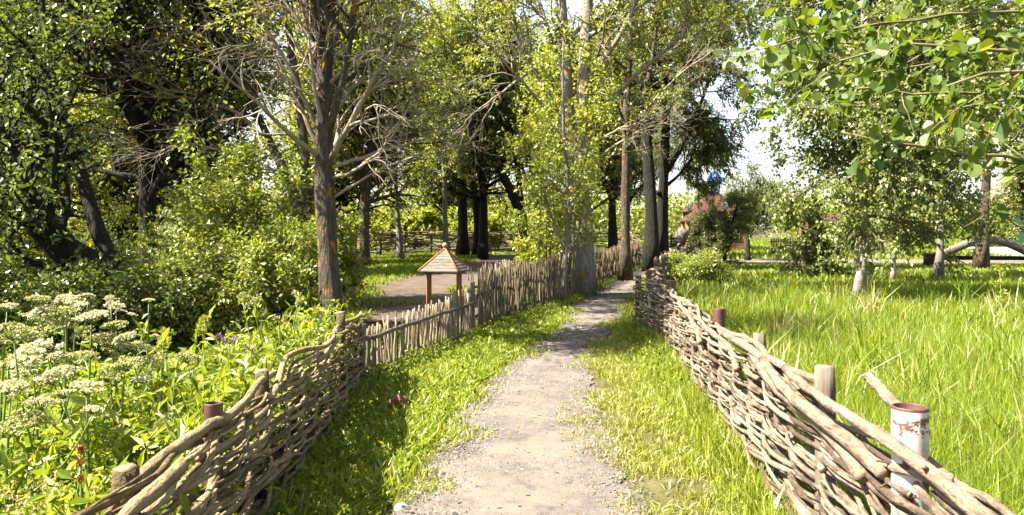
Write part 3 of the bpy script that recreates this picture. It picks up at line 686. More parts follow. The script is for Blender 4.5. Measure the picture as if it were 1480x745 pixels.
# main lichen trunk, left of the path
b0 = P(470, 328 + F * 1.7 / 11, 11)
st = [(PT((484, 505, 11), (478, 400, 11), (468, 300, 11.05), (466, 200, 11.1), (470, 100, 11.1), (474, 0, 11.15)) + [P(476, -150, 11.2), P(470, -330, 11.3), P(480, -520, 11.2)], [.165, .15, .137, .122, .11, .10, .085, .06, .02]),
      (PT((462, 160, 11.1), (452, 60, 11.4), (430, -60, 11.8), (410, -260, 12.2)), [.07, .055, .045, .02]),
      (PT((472, 200, 11.1), (500, 100, 10.9), (520, -40, 10.6), (545, -260, 10.3)), [.06, .05, .04, .02]),
      (PT((468, 90, 11.1), (450, -20, 10.8), (415, -160, 10.3), (390, -340, 10)), [.06, .05, .04, .02])]
dead = [(PT((476, 232, 11.05), (500, 190, 10.8), (545, 110, 10.4), (590, 20, 10)), [.045, .04, .03, .012], 5, 1.2, 4, .7),
        (PT((480, 242, 11.05), (530, 225, 11.2), (600, 205, 11.6), (660, 180, 12)), [.03, .025, .02, .006], 4, .8, 4, .5),
        (PT((476, 170, 11.05), (515, 115, 11.4), (580, 95, 11.9), (650, 70, 12.2)), [.045, .035, .025, .008], 6, 1.1, 4, .6),
        (PT((464, 200, 11.1), (430, 120, 11), (395, 50, 10.8), (350, -30, 10.6)), [.035, .03, .02, .008], 5, 1.1, 4, .6),
        (PT((480, 258, 11.05), (520, 245, 10.8), (555, 215, 10.6), (590, 150, 10.4)), [.03, .025, .018, .006], 4, .8, 4, .5),
        (PT((484, 285, 11.05), (530, 255, 11), (610, 215, 10.8), (690, 205, 10.6)), [.022, .018, .012, .004], 3, .6, 3, .4)]
make_tree('lichen_tree', 'tall trunk with orange lichen and bare side branches just behind the left wattle fence', 'tree', b0, st, M['bark_grey'], M['leaf_yellow'], 31,
          n1=15, l1=2.2, t1=(.32, 1), n2=9, l2=.9, k=9, size=.085, dead=dead, sides=14, bare=[(0, 9, .24, .55, 2.0), (1, 3, .1, .7, 1.5), (2, 3, .1, .7, 1.5)])
# second trunk behind
b0 = P(443, 372, 1); b0 = P(443, 328 + F * 1.7 / 16, 16)
st = [(PT((443, 452, 16), (443, 360, 16), (440, 300, 16), (415, 255, 16.1), (385, 200, 16.3), (350, 110, 16.6), (310, 20, 17), (270, -120, 17.4)), [.17, .15, .13, .09, .075, .06, .045, .015]),
      (PT((443, 310, 16), (446, 240, 16), (432, 150, 16.1), (420, 60, 16.2), (405, -60, 16.4), (395, -300, 16.5)), [.11, .10, .085, .075, .06, .02]),
      (PT((446, 290, 16), (458, 220, 15.9), (470, 120, 15.7), (500, -20, 15.4), (520, -250, 15)), [.08, .07, .06, .045, .015])]
dead = [(PT((385, 205, 16.3), (340, 155, 16.2), (250, 140, 16), (170, 95, 15.8)), [.05, .04, .028, .01], 6, 1.5, 4, .9),
        (PT((415, 255, 16.1), (350, 225, 15.6), (270, 205, 15.2), (190, 235, 14.9)), [.03, .026, .018, .006], 6, 1.3, 4, .8),
        (PT((365, 150, 16.5), (310, 60, 16.2), (240, 30, 15.9), (160, 70, 15.6)), [.04, .03, .02, .006], 6, 1.5, 4, .9),
        (PT((330, 60, 16.8), (280, 0, 16.4), (215, -30, 16), (150, -10, 15.6)), [.035, .03, .02, .006], 6, 1.4, 4, .9),
        (PT((450, 240, 16), (400, 245, 15.8), (370, 245, 15.4), (330, 250, 15)), [.03, .02, .015, .004], 4, .9, 3, .6)]
make_tree('forked_tree', 'forked grey tree with bare arching dead limbs reaching left, behind the lichen trunk', 'tree', b0, st, M['bark_grey'], M['leaf_yellow'], 32,
          n1=11, l1=2.2, t1=(.45, 1), n2=9, l2=.9, k=10, size=.095, dead=dead, sides=12, bare=[(0, 5, .35, .8, 2.0), (1, 5, .2, .7, 2.0), (2, 3, .2, .7, 1.8)])
# dark leaning tree at the left edge
b0 = P(200, 328 + F * 1.7 / 10.5, 10.5)
st = [(PT((215, 514, 10.5), (190, 412, 10.5), (130, 375, 10.4), (70, 345, 10.2), (20, 300, 10), (-60, 240, 9.8), (-150, 150, 9.6)), [.26, .20, .16, .13, .11, .08, .02]),
      (PT((175, 400, 10.5), (150, 370, 10.6), (128, 290, 10.7), (108, 220, 10.8), (85, 150, 11), (65, 80, 11.2), (60, -20, 11.4), (50, -200, 11.6)), [.13, .11, .09, .08, .07, .05, .04, .015]),
      (PT((112, 232, 10.8), (75, 190, 10.6), (30, 145, 10.4), (-40, 110, 10.2), (-120, 60, 10)), [.065, .055, .045, .03, .01]),
      (PT((98, 190, 10.9), (60, 125, 11.2), (10, 65, 11.5), (-40, 20, 11.8)), [.055, .045, .03, .01]),
      (PT((165, 400, 10.5), (100, 393, 10.0), (40, 378, 9.6), (-40, 370, 9.2)), [.08, .06, .045, .02])]
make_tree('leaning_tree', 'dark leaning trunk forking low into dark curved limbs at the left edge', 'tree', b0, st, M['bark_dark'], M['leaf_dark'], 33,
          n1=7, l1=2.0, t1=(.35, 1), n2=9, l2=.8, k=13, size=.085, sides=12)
# poplar with two pale stems on the fence line
b0 = P(838, 328 + F * 1.7 / 19.6, 19.6)
st = [(PT((836, 428, 19.6), (838, 380, 19.6), (842, 330, 19.6), (838, 260, 19.6), (838, 190, 19.6), (846, 100, 19.6), (850, 0, 19.7), (852, -150, 19.8), (845, -330, 20)), [.38, .34, .29, .18, .16, .155, .14, .10, .03]),
      (PT((836, 345, 19.6), (830, 270, 19.7), (824, 180, 19.9), (816, 90, 20), (812, 0, 20.2), (800, -160, 20.4), (780, -330, 20.6)), [.20, .17, .155, .14, .13, .09, .02]),
      (PT((846, 120, 19.6), (870, 90, 19.4), (905, 40, 19.1), (930, -30, 18.8), (960, -150, 18.5)), [.08, .075, .06, .045, .015]),
      (PT((842, 185, 19.6), (880, 150, 19.8), (915, 110, 20.1), (985, 55, 20.5), (1030, -10, 21)), [.07, .06, .05, .035, .01]),
      (PT((822, 200, 19.9), (790, 130, 19.8), (755, 70, 19.6), (725, 10, 19.4), (700, -80, 19.2)), [.075, .065, .055, .045, .015]),
      (PT((818, 110, 20), (795, 50, 20.3), (775, -10, 20.7), (760, -120, 21)), [.06, .05, .04, .01])]
dead = [(PT((846, 250, 19.6), (880, 215, 19.3), (930, 185, 19), (975, 175, 18.7)), [.05, .04, .025, .008], 5, 1.2, 3, .8),
        (PT((843, 215, 19.6), (890, 190, 19.2), (930, 175, 18.8), (960, 160, 18.5)), [.04, .03, .02, .006], 4, 1.0, 3, .7),
        (PT((770, 100, 19.7), (730, 130, 19.4), (690, 160, 19.2), (650, 200, 19)), [.04, .03, .02, .006], 6, 1.5, 4, .9),
        (PT((800, 170, 19.8), (740, 100, 19.5), (690, 50, 19.2), (640, 10, 19)), [.04, .03, .02, .006], 6, 1.5, 4, .9)]
make_tree('poplar_tree', 'two pale lichen spotted stems on one thick grey trunk in the brushwood fence', 'tree', b0, st, M['bark_poplar'], M['leaf_yellow'], 34,
          n1=9, l1=1.9, t1=(.40, 1), n2=9, l2=.9, k=12, size=.10, dead=dead, sides=16, flare=1.25, bare=[(0, 8, .4, .8, 2.4), (1, 8, .3, .8, 2.2), (3, 5, .2, .9, 1.6), (4, 5, .2, .9, 1.6)])
# leafy suckers round the poplar
def suckers(name, label, pts, seed, leafm, n, h, nleaf, size, group=None, base=None, n1=9):
    rng = rs(seed); st = []
    for i in range(n):
        x, y = pts[rng.integers(len(pts))]; x += rng.normal(0, .22); y += rng.normal(0, .22); hh = h * rng.uniform(.65, 1.1)
        lx, ly = rng.normal(0, .10, 2)
        st.append(([np.array([x, y, 0]), np.array([x + lx * hh * .3, y + ly * hh * .3, hh * .4]), np.array([x + lx * hh, y + ly * hh, hh])], [.028, .02, .006]))
    return make_tree(name, label, 'sapling', (pts[0][0], pts[0][1], 0), st, M['twig_green'], leafm, seed, n1=n1, l1=.75, t1=(.22, 1), a1=.7, n2=6, l2=.42, k=nleaf, m1=1.1, mk=1.15, size=size, asp=.6, sides=6, flare=1.0, group=group)
suckers('sapling', 'bright leafy shoots crowding round the thick poplar trunk', [(1.2, 18.2), (.9, 18.4), (.5, 18.8), (1.6, 20.2), (1.0, 19.6)], 35, M['leaf_yellow'], 8, 4.6, 7, .10)
bsp = P(815, 328 + F * 1.7 / 17.4, 17.4)
make_tree('sapling', 'thin young tree on the path side of the brushwood fence beside the poplar', 'sapling', bsp,
          [(PT((815, 440, 17.4), (816, 380, 17.4), (822, 320, 17.4), (820, 240, 17.4), (812, 160, 17.4), (815, 60, 17.4)), [.06, .05, .045, .04, .03, .008]),
           (PT((818, 372, 17.4), (800, 320, 17.3), (782, 270, 17.2), (768, 210, 17.2)), [.03, .025, .02, .006])], M['pole'], M['leaf_yellow'], 36, m1=1.0, mk=1.1, n1=14, l1=1.0, t1=(.25, 1), n2=6, l2=.5, k=9, size=.105, sides=8)
# reddish trunk further on
b0 = P(903, 328 + F * 1.7 / 25, 25)
st = [(PT((903, 406, 25), (903, 340, 25), (905, 260, 25), (903, 180, 25), (910, 90, 25), (915, -20, 25), (918, -200, 25)), [.17, .14, .13, .12, .10, .08, .02]),
      (PT((904, 230, 25), (925, 160, 25.4), (945, 80, 25.8), (955, -60, 26)), [.09, .08, .06, .02])]
make_tree('slender_tree', 'slender brown trunk behind the brushwood fence between the poplar and the twin dark trunks', 'tree', b0, st, M['bark_grey'], M['leaf_mid'], 37, n1=12, l1=2.2, t1=(.25, 1), n2=8, l2=.9, k=9, size=.11,
          dead=[(PT((905, 200, 25), (940, 150, 24.6), (985, 105, 24.2), (1040, 70, 23.8)), [.05, .04, .03, .01], 6, 1.6, 4, 1.0)])
# twin dark willow
b0 = P(944, 328 + F * 1.7 / 30, 30)
st = [(PT((941, 394, 30), (942, 340, 30), (942, 280, 30), (935, 220, 30), (930, 140, 30), (925, 50, 30), (915, -60, 30), (905, -260, 30)), [.26, .23, .22, .20, .17, .14, .10, .02]),
      (PT((957, 392, 30.6), (957, 330, 30.6), (958, 270, 30.6), (962, 200, 30.5), (965, 120, 30.4), (960, 30, 30.3), (970, -120, 30.2)), [.24, .22, .20, .17, .14, .10, .03]),
      (PT((960, 255, 30.6), (985, 215, 30.2), (1010, 160, 29.8), (1030, 100, 29.4), (1040, 40, 29)), [.10, .09, .07, .05, .02]),
      (PT((950, 280, 30.4), (980, 255, 31), (996, 235, 31.4), (1008, 205, 31.8)), [.08, .06, .05, .02]),
      (PT((962, 130, 30.4), (1000, 80, 30.8), (1030, 20, 31.2), (1055, -60, 31.6)), [.09, .08, .06, .02])]
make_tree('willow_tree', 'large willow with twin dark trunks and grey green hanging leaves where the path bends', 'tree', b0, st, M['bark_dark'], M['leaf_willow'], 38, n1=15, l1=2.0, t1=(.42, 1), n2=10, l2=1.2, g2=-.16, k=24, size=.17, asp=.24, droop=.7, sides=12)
# leaning dark tree by the clearing
b0 = P(765, 328 + F * 1.7 / 40, 40)
st = [(PT((766, 378, 40), (762, 335, 40), (752, 300, 40), (730, 260, 40), (710, 225, 40), (698, 170, 40), (690, 80, 40), (685, -40, 40)), [.30, .27, .25, .22, .20, .16, .12, .03]),
      (PT((754, 300, 40), (748, 240, 40), (740, 170, 40), (735, 80, 40), (740, -60, 40)), [.17, .15, .13, .10, .02]),
      (PT((712, 228, 40), (680, 190, 39.5), (650, 130, 39), (640, 40, 38.5)), [.13, .11, .08, .02])]
make_tree('clearing_tree', 'dark tree leaning left from the edge of the bare dirt clearing', 'tree', b0, st, M['bark_dark'], M['leaf_yellow'], 39, n1=13, l1=3.0, t1=(.3, 1), n2=10, l2=1.3, k=11, size=.17)
b0 = P(668, 364, 46); b0[2] = 0
st = [(PT((669, 370, 46), (669, 320, 46), (668, 260, 46), (660, 180, 46), (650, 60, 46)), [.30, .27, .25, .20, .05]),
      ]
make_tree('dark_tree', 'straight dark trunk before the back wattle fence, left of a forked dark trunk', 'tree', b0, st, M['bark_dark'], M['leaf_yellow'], 40, n1=26, l1=3.4, t1=(.35, 1), n2=10, l2=1.4, k=12, size=.19)
b0 = P(692, 364, 46.5); b0[2] = 0
st = [(PT((692, 370, 46.5), (691, 330, 46.5), (690, 300, 46.5), (680, 250, 46.5), (672, 180, 46.5), (676, 60, 46.5)), [.28, .26, .24, .18, .14, .04]),
      (PT((692, 305, 46.5), (702, 250, 46.5), (712, 170, 46.6), (720, 50, 46.8)), [.18, .15, .12, .03])]
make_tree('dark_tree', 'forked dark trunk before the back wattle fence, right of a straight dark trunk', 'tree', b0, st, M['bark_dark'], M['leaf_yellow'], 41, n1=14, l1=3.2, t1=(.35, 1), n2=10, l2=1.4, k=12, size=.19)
b0 = P(643, 378, 38); b0[2] = 0
make_tree('pole_tree', 'thin pale straight young trunk rising directly above the roofed post', 'tree', b0, [(PT((645, 379, 38), (643, 300, 38), (641, 210, 38), (640, 120, 38)), [.14, .12, .10, .03])], M['pole'], M['leaf_yellow'], 42, n1=22, l1=1.8, t1=(.45, 1), n2=8, l2=.9, k=9, size=.16)
b0 = P(577, 376, 40); b0[2] = 0
make_tree('pole_tree', 'pale thin trunk before the back wattle fence, left of the roofed post', 'tree', b0, [(PT((579, 376, 40), (576, 330, 40), (572, 270, 40), (570, 150, 40)), [.16, .13, .11, .03])], M['pole'], M['leaf_yellow'], 43, n1=22, l1=2.2, t1=(.4, 1), n2=8, l2=1.0, k=10, size=.17)

# ---- right side
b0 = P(1240, 328 + F * 1.7 / 18, 18)
st = [(PT((1240, 437, 18), (1244, 400, 18), (1250, 350, 18), (1250, 290, 18), (1246, 220, 18), (1250, 140, 18), (1246, 40, 18), (1255, -80, 18), (1250, -240, 18)), [.115, .10, .098, .09, .085, .075, .06, .05, .015]),
      (PT((1250, 300, 18), (1285, 230, 17.6), (1310, 140, 17.2), (1330, 20, 16.8)), [.06, .05, .04, .015]),
      (PT((1247, 160, 18), (1215, 80, 18.4), (1195, 0, 18.8), (1180, -90, 19)), [.06, .05, .04, .015])]
make_tree('birch_tree', 'young birch with a pale trunk foot and low hanging leaves in the long grass', 'tree', b0, st, M['bark_birch'], M['leaf_birch'], 44,
          n1=27, l1=2.2, t1=(.13, 1), a1=1.2, g1=-.10, n2=14, l2=.95, g2=-.22, k=15, size=.085, asp=.8, droop=.6, lt1=.4, limbmat=M['twig_green'])
b0 = P(1358, 328 + F * 1.7 / 26, 26); 
st = [(PT((1356, 403, 26), (1360, 360, 26), (1363, 300, 26), (1360, 220, 26), (1365, 120, 26), (1360, -20, 26), (1365, -160, 26)), [.13, .10, .09, .08, .07, .05, .01])]
make_tree('slim_tree', 'slim tree with a thin pale stem left of the curved log arch', 'tree', b0, st, M['pole'], M['leaf_birch'], 45, n1=50, l1=2.6, t1=(.22, 1), a1=1.1, g1=-.03, n2=13, l2=1.0, g2=-.15, k=13, size=.115, asp=.8, droop=.5, limbmat=M['twig_green'])
b0 = P(1420, 328 + F * 1.7 / 32, 32)
st = [(PT((1418, 389, 32), (1420, 350, 32), (1424, 290, 32), (1428, 220, 32), (1424, 120, 32), (1430, 0, 32), (1425, -140, 32)), [.24, .20, .18, .16, .13, .09, .02])]
make_tree('grey_tree', 'grey trunk standing in front of the curved log arch', 'tree', b0, st, M['bark_grey'], M['leaf_birch'], 46, n1=48, l1=3.0, t1=(.28, 1), a1=1.05, n2=12, l2=1.2, g2=-.1, k=13, size=.13, asp=.8, droop=.5, limbmat=M['twig_green'])
b0 = P(1046, 328 + F * 1.7 / 33, 33)
st = [(PT((1048, 388, 33), (1047, 360, 33), (1040, 330, 33), (1034, 305, 33)), [.09, .08, .06, .02]), (PT((1047, 365, 33), (1058, 320, 33), (1068, 295, 33), (1074, 280, 33)), [.06, .05, .04, .01]), (PT((1047, 362, 33), (1025, 335, 33.2), (1010, 310, 33.3)), [.05, .04, .01])]
make_tree('small_willow', 'small round willow at the end of the right fence in front of the chapel', 'tree', b0, st, M['bark_dark'], M['leaf_willow'], 47, n1=17, l1=.95, t1=(.12, .95), a1=1.0, g1=-.03, n2=8, l2=.46, k=10, size=.11, asp=.3, droop=.5, lt1=.5)
b0 = P(1081, 328 + F * 1.7 / 40, 40)
st = [(PT((1081, 377, 40), (1081, 340, 40), (1085, 300, 40), (1080, 262, 40)), [.12, .10, .08, .02]), (PT((1081, 345, 40), (1100, 310, 40), (1115, 280, 40)), [.07, .06, .01])]
make_tree('small_willow', 'pale green small willow right of the chapel, across the far path', 'tree', b0, st, M['bark_dark'], M['leaf_willow'], 48, n1=18, l1=1.5, t1=(.25, 1), a1=1.0, n2=8, l2=.8, k=11, size=.15, asp=.28, droop=.5, lt1=.3)

b0 = P(1292, 328 + F * 1.7 / 24, 24)
make_tree('young_birch', 'slender young birch between the pale footed birch and the slim tree', 'tree', b0, [(PT((1290, 409, 24), (1292, 370, 24), (1296, 310, 24), (1294, 240, 24), (1298, 150, 24)), [.07, .06, .05, .04, .01])], M['bark_birch'], M['leaf_birch'], 49,
          n1=34, l1=1.7, t1=(.2, 1), a1=1.15, g1=-.1, n2=9, l2=.8, g2=-.2, k=12, size=.095, asp=.8, droop=.6, limbmat=M['twig_green'])
b0 = P(1165, 328 + F * 1.7 / 27, 27)
make_tree('young_birch', 'bushy young birch left of the pale footed birch with leaves down to the grass', 'tree', b0, [(PT((1166, 401, 27), (1165, 370, 27), (1160, 335, 27), (1166, 300, 27)), [.08, .07, .05, .01]), (PT((1166, 395, 27), (1185, 355, 27), (1200, 320, 27)), [.06, .04, .01])], M['bark_birch'], M['leaf_birch'], 51,
          n1=13, l1=1.1, t1=(.1, 1), a1=1.2, g1=-.12, n2=8, l2=.7, g2=-.15, k=12, size=.10, asp=.8, droop=.5, limbmat=M['twig_green'])

# aspen standing just outside the frame, its branches reach in at the top right
b0 = np.array([4.3, 3.4, 0])
st = [([np.array([4.3, 3.4, 0]), np.array([4.25, 3.4, 1.5]), np.array([4.3, 3.45, 3.0]), np.array([4.2, 3.5, 5.0]), np.array([4.3, 3.5, 7.0])], [.13, .11, .10, .06, .015])]
root = thing('aspen_tree', 'near leafy aspen branch reaching across the top right corner, leaves large', 'tree', b0)
rng = rs(50); tb, cb = MB(), MB()
p, r = stem_from(*st[0], 16, rng, .01); tubes(tb, p, r, 12)
Pc, Rc = spawn(rng, p[None], r[None], 16, .45, 1, 1.6, 1.0, 6, .03, .14); tubes(tb, Pc, Rc, 5); Pu, Ru = spawn(rng, Pc, Rc, 7, .2, 1, .6, .8, 4, -.03, .18)
tubes(tb, Pu, Ru, 4); leaves(cb, rng, Pu, 9, .065, .9, .03, .4, shape='round')
limbs = [(np.array([4.3, 3.4, 1.7]), PT((1620, 265, 3.3), (1480, 238, 3.2), (1380, 225, 3.15), (1290, 207, 3.1), (1215, 190, 3.1)), .018, 10),
         (np.array([4.27, 3.42, 2.1]), PT((1640, 175, 3.7), (1480, 135, 3.6), (1400, 137, 3.55), (1300, 130, 3.5), (1210, 132, 3.5)), .018, 13),
         (np.array([4.25, 3.45, 2.4]), PT((1620, 100, 3.2), (1480, 70, 3.1), (1400, 62, 3.05), (1320, 70, 3.0), (1240, 60, 3.0), (1180, 95, 3.0)), .018, 13),
         (np.array([4.25, 3.45, 2.8]), PT((1650, 60, 4.0), (1480, 12, 3.9), (1390, 18, 3.8), (1300, 30, 3.7), (1190, 40, 3.6), (1110, 75, 3.6)), .018, 15),
         (np.array([4.25, 3.45, 3.2]), PT((1600, -60, 4.2), (1420, -40, 4.1), (1300, -20, 4.0), (1180, 5, 3.9)), .018, 12),
         (np.array([4.27, 3.42, 2.2]), PT((1600, 120, 2.9), (1470, 100, 2.8), (1420, 105, 2.75), (1370, 120, 2.7)), .015, 7),
         (np.array([4.25, 3.45, 2.6]), PT((1640, 60, 4.6), (1400, 80, 4.5), (1250, 110, 4.5), (1150, 120, 4.5)), .018, 14)]
for a_, pts, r0, nb in limbs:
    r0 *= .5; nb = int(nb * 1.7)
    p, r = resample([a_] + pts, 18, [r0 * 1.6] + list(np.linspace(r0, .004, len(pts)))); p[1:] += rng.normal(0, .008, (17, 3))
    tubes(tb, p, r, 6)
    Pc, Rc = spawn(rng, p[None], r[None], nb, .3, 1.0, .38, .75, 5, -.05, .14, .6, .3, rmin=.0025); tubes(tb, Pc, Rc, 4, caps=False)
    leaves(cb, rng, Pc, 11, .050, .92, .012, .5, along=.5, up=.7, shape='round', svar=.42, tmin=.1)
    leaves(cb, rng, p[None, 5:], 18, .050, .92, .012, .5, along=.5, up=.7, shape='round', svar=.42, tmin=.1)
tb.build('trunk', M['twig_green'], root); cb.build('crown', M['leaf_aspen'], root, smooth=False)

# ------------------------------------------------------------------ background trees: four kinds, copied
def proto_tree(seed, h, crown, leafm, barkm, name, size, asp=.6, k=10, lowest=.2, n1=40, droop=.3, g2=-.03):
    rng = rs(seed)
    st = [([np.array([0, 0, 0.]), np.array([rng.normal(0, .15), 0, h * .3]), np.array([rng.normal(0, .3), rng.normal(0, .3), h * .65]), np.array([rng.normal(0, .3), rng.normal(0, .3), h])], [.22, .18, .11, .02]),
          ([np.array([0, 0, h * .25]), np.array([.7, .3, h * .5]), np.array([1.4, .5, h * .85])], [.12, .09, .02]),
          ([np.array([0, 0, h * .3]), np.array([-.8, -.2, h * .55]), np.array([-1.3, -.6, h * .8])], [.12, .09, .02])]
    return make_tree(name, 'x', 'tree', (0, 0, 0), st, barkm, leafm, seed, n1=n1, l1=crown, t1=(lowest, 1), a1=1.0, n2=9, l2=crown * .36, g2=g2, k=k, size=size, asp=asp, droop=droop, lt1=.55, sides=8, mk=.95)
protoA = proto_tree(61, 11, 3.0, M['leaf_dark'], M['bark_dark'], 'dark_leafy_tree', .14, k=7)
protoB = proto_tree(62, 12, 3.0, M['leaf_mid'], M['bark_dark'], 'leafy_tree', .15, k=11)
protoC = proto_tree(63, 11, 2.8, M['leaf_yellow'], M['bark_grey'], 'light_leafy_tree', .15, k=9)
protoD = proto_tree(64, 12, 3.2, M['leaf_willow'], M['bark_dark'], 'willow_tree', .22, asp=.25, k=12, droop=.7, g2=-.15)
used = set()
def place(proto, x, y, s, rz, label, group):
    o = proto if proto.name not in used else copy_tree(proto)
    used.add(proto.name)
    o.location = (x, y, 0); o.scale = (s, s, s); o.rotation_euler = (0, 0, rz)
    tag(o, label, None, group)
    return o
G = 'trees behind the clearing'
BT = [(protoA, -7.5, 16.5, .92, .3, 'dark leafy tree behind the bright bush, between the leaning trunk and the forked tree'),
      (protoA, -12.5, 19, .95, 1.3, 'dark leafy tree behind the leaning trunk at the left edge'),
      (protoB, -17, 22, 1.0, 2.3, 'tall leafy tree at the far left edge behind the dark leaning limbs'),
      (protoB, -11, 28, 1.05, 4.0, 'green tree deep behind the bare arching dead limbs'),
      (protoC, -6.2, 33, 1.15, .6, 'green tree behind the lichen trunk, left part of the clearing'),
      (protoC, -20, 34, 1.25, 1.9, 'light green tall tree showing above the dark trees at upper left'),
      (protoC, -9, 42, 1.35, 5.0, 'light green tree above the back fence, just right of the lichen trunk'),
      (protoC, -3.4, 56, 1.45, 2.8, 'light green tree behind the back fence above the roofed post'),
      (protoC, 1.8, 58, 1.4, 1.1, 'light tree behind the back fence, above the leaning clearing tree'),
      (protoD, 5.6, 44, 1.1, .2, 'willow behind the poplar stems and the brushwood fence'),
      (protoD, 8.6, 60, 1.2, 2.2, 'far willow behind the twin dark trunks'),
      (protoD, -1.5, 41, 1.0, 3.9, 'grey green willow over the bare dirt clearing'),
      (protoA, -24, 27, 1.15, 3.0, 'dark tree past the left edge, only its right side in view'),
      (protoC, 3.0, 35, .95, 5.5, 'leafy tree between the leaning clearing tree and the slender brown trunk')]
for pr, x, y, s, rzz, lab in BT: place(pr, x, y, s, rzz, lab, G)
protoE = proto_tree(65, 8, 3.0, M['leaf_yellow'], M['bark_dark'], 'low_leafy_tree', .14, k=12, lowest=.06)
for x, y, s_, rzz, lab in [(-15.5, 32, 1.0, .4, 'low spreading light green tree seen under the dark crown, left of the forked tree'), (-8.2, 36, 1.0, 2.1, 'low spreading light green tree seen between the forked tree and the lichen trunk'),
                           (-21, 38, 1.1, 3.7, 'low spreading light green tree seen past the leaning dark trunk'), (-4.8, 58, 1.2, 5.1, 'low spreading light green tree beyond the back fence, left of the pole trunk')]:
    place(protoE, x, y, s_, rzz, lab, G)
G2 = 'trees on the right lawn'
BT2 = [(protoD, 21.5, 46, .62, 1.5, 'round grey green tree across the far path behind the birch'), (protoD, 28.5, 58, .75, 4.2, 'grey green tree behind the slim tree and the log arch'),
       (protoC, 26, 39.8, .58, 2.7, 'light leafy tree overhanging the far path right of the birch')]
for pr, x, y, s, rzz, lab in BT2: place(pr, x, y, s, rzz, lab, G2)

# far woods: one mass nobody could count
rng = rs(70); mb = MB()
for i in range(150):
    px = rng.uniform(-300, 1800); Y = rng.uniform(105, 150); x = (px - HX) / F * Y; h = rng.uniform(4, 7.5) if px > 900 else rng.uniform(6, 10)
    n_ = 900; pt = np.stack([x + rng.normal(0, 2.4, n_), Y + rng.normal(0, 2, n_), np.clip(h * .5 + rng.normal(0, h * .24, n_), .2, h)], -1)
    put_leaves(mb, rng, pt, nrm(rng.normal(0, 1, (n_, 3))), .5, .7)
o = tag(mb.build('far_woods', M['leaf_mid'], smooth=False), kind='stuff', label='pale line of distant woods along the horizon', cat='woods')

# ------------------------------------------------------------------ bushes
def bush(name, label, x, y, h, rad, seed, leafm, n=14, size=.075, k=11, group=None, asp=.6):
    rng = rs(seed); st = []
    for i in range(n):
        a = rng.uniform(0, 6.28); q = rad * math.sqrt(rng.uniform(0, 1)); hh = h * rng.uniform(.5, 1.22) * (1 - .35 * (q / rad) ** 2)
        st.append(([np.array([x + .2 * q * math.cos(a), y + .2 * q * math.sin(a), 0]), np.array([x + .7 * q * math.cos(a), y + .7 * q * math.sin(a), hh * .55]), np.array([x + q * math.cos(a), y + q * math.sin(a), hh])], [.03, .02, .006]))
    o = make_tree(name, label, 'bush', (x, y, 0), st, M['twig_green'], leafm, seed, m1=1.1, mk=1.4, n1=9, l1=rad * .55, t1=(.15, 1), a1=.8, n2=6, l2=.4, k=k, size=size, asp=asp, sides=5, flare=1.0, group=group)
    for ch in o.children:
        if ch.name.startswith('trunk'): ch.name = 'branches'
        else: ch.name = 'foliage'
    return o
GB = 'bushes behind the left fence'
bush('bush', 'pale bush in front of the green house at the right border', 40.5, 68, 3.4, 2.6, 94, M['leaf_birch'], 16, .22)
bush('bush', 'bright green leafy bush between the leaning dark trunk and the lichen trunk', -4.6, 13.2, 2.7, 1.5, 81, M['leaf_bush'], 18, .085, group=GB)
bush('bush', 'lower dense bush at the foot of the lichen trunk, left side', -3.5, 11.6, 1.5, .9, 82, M['leaf_bush'], 14, .07, group=GB)
bush('bush', 'fine leaved green bush behind the thistle, below the dead limbs', -5.9, 11.5, 1.8, 1.3, 83, M['leaf_bush'], 16, .06, group=GB, asp=.4)
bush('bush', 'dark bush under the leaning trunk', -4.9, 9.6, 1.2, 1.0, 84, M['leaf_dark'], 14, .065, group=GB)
bush('bush', 'bush behind the white umbels at the left edge', -7.6, 10.6, 1.7, 1.4, 85, M['leaf_bush'], 16, .07, group=GB)
bush('bush', 'shaded bush right of the leaning trunk foot', -3.9, 10.2, 1.25, .9, 86, M['leaf_mid'], 13, .06, group=GB)
bush('bush', 'sunny bush far left behind the leaning trunk', -10, 15, 2.0, 1.8, 87, M['leaf_bush'], 18, .09, group=GB)
bush('bush', 'young bush at the foot of the forked tree', -4.2, 17, 1.9, 1.1, 88, M['leaf_bush'], 14, .085, group=GB)
bush('bush', 'leafy bush on the inner side of the brushwood fence left of the poplar', .9, 21.0, 1.5, .7, 89, M['leaf_yellow'], 12, .09, group=GB)
bush('bush', 'low bush on the field side of the far right fence', 5.5, 24, .75, .8, 90, M['leaf_bush'], 14, .06)
bush('bush', 'bush behind the back fence in sunlight', -2.6, 53, 2.6, 2.5, 91, M['leaf_yellow'], 16, .2)
bush('bush', 'sunlit bush behind the back fence left of the pale pole trunk', -8, 52, 3.0, 2.6, 92, M['leaf_yellow'], 16, .2)
bush('bush', 'sunlit bush behind the back fence left of the leaning clearing tree', 2.2, 54, 3.2, 2.4, 93, M['leaf_yellow'], 16, .2)

# ------------------------------------------------------------------ grass and weeds (stuff)
def fence_x(pts, y):
    a = np.array(pts); return np.interp(y, a[:, 1], a[:, 0])
def right_edge(y):    # field starts behind right fence
    return np.where(y < 13.1, fence_x(FR, y), fence_x(FR2, y))
def left_edge(y):
    return np.where(y < 8.6, fence_x(FL, y), np.where(y < 12.2, fence_x(FPK, y), fence_x(FBR, y)))

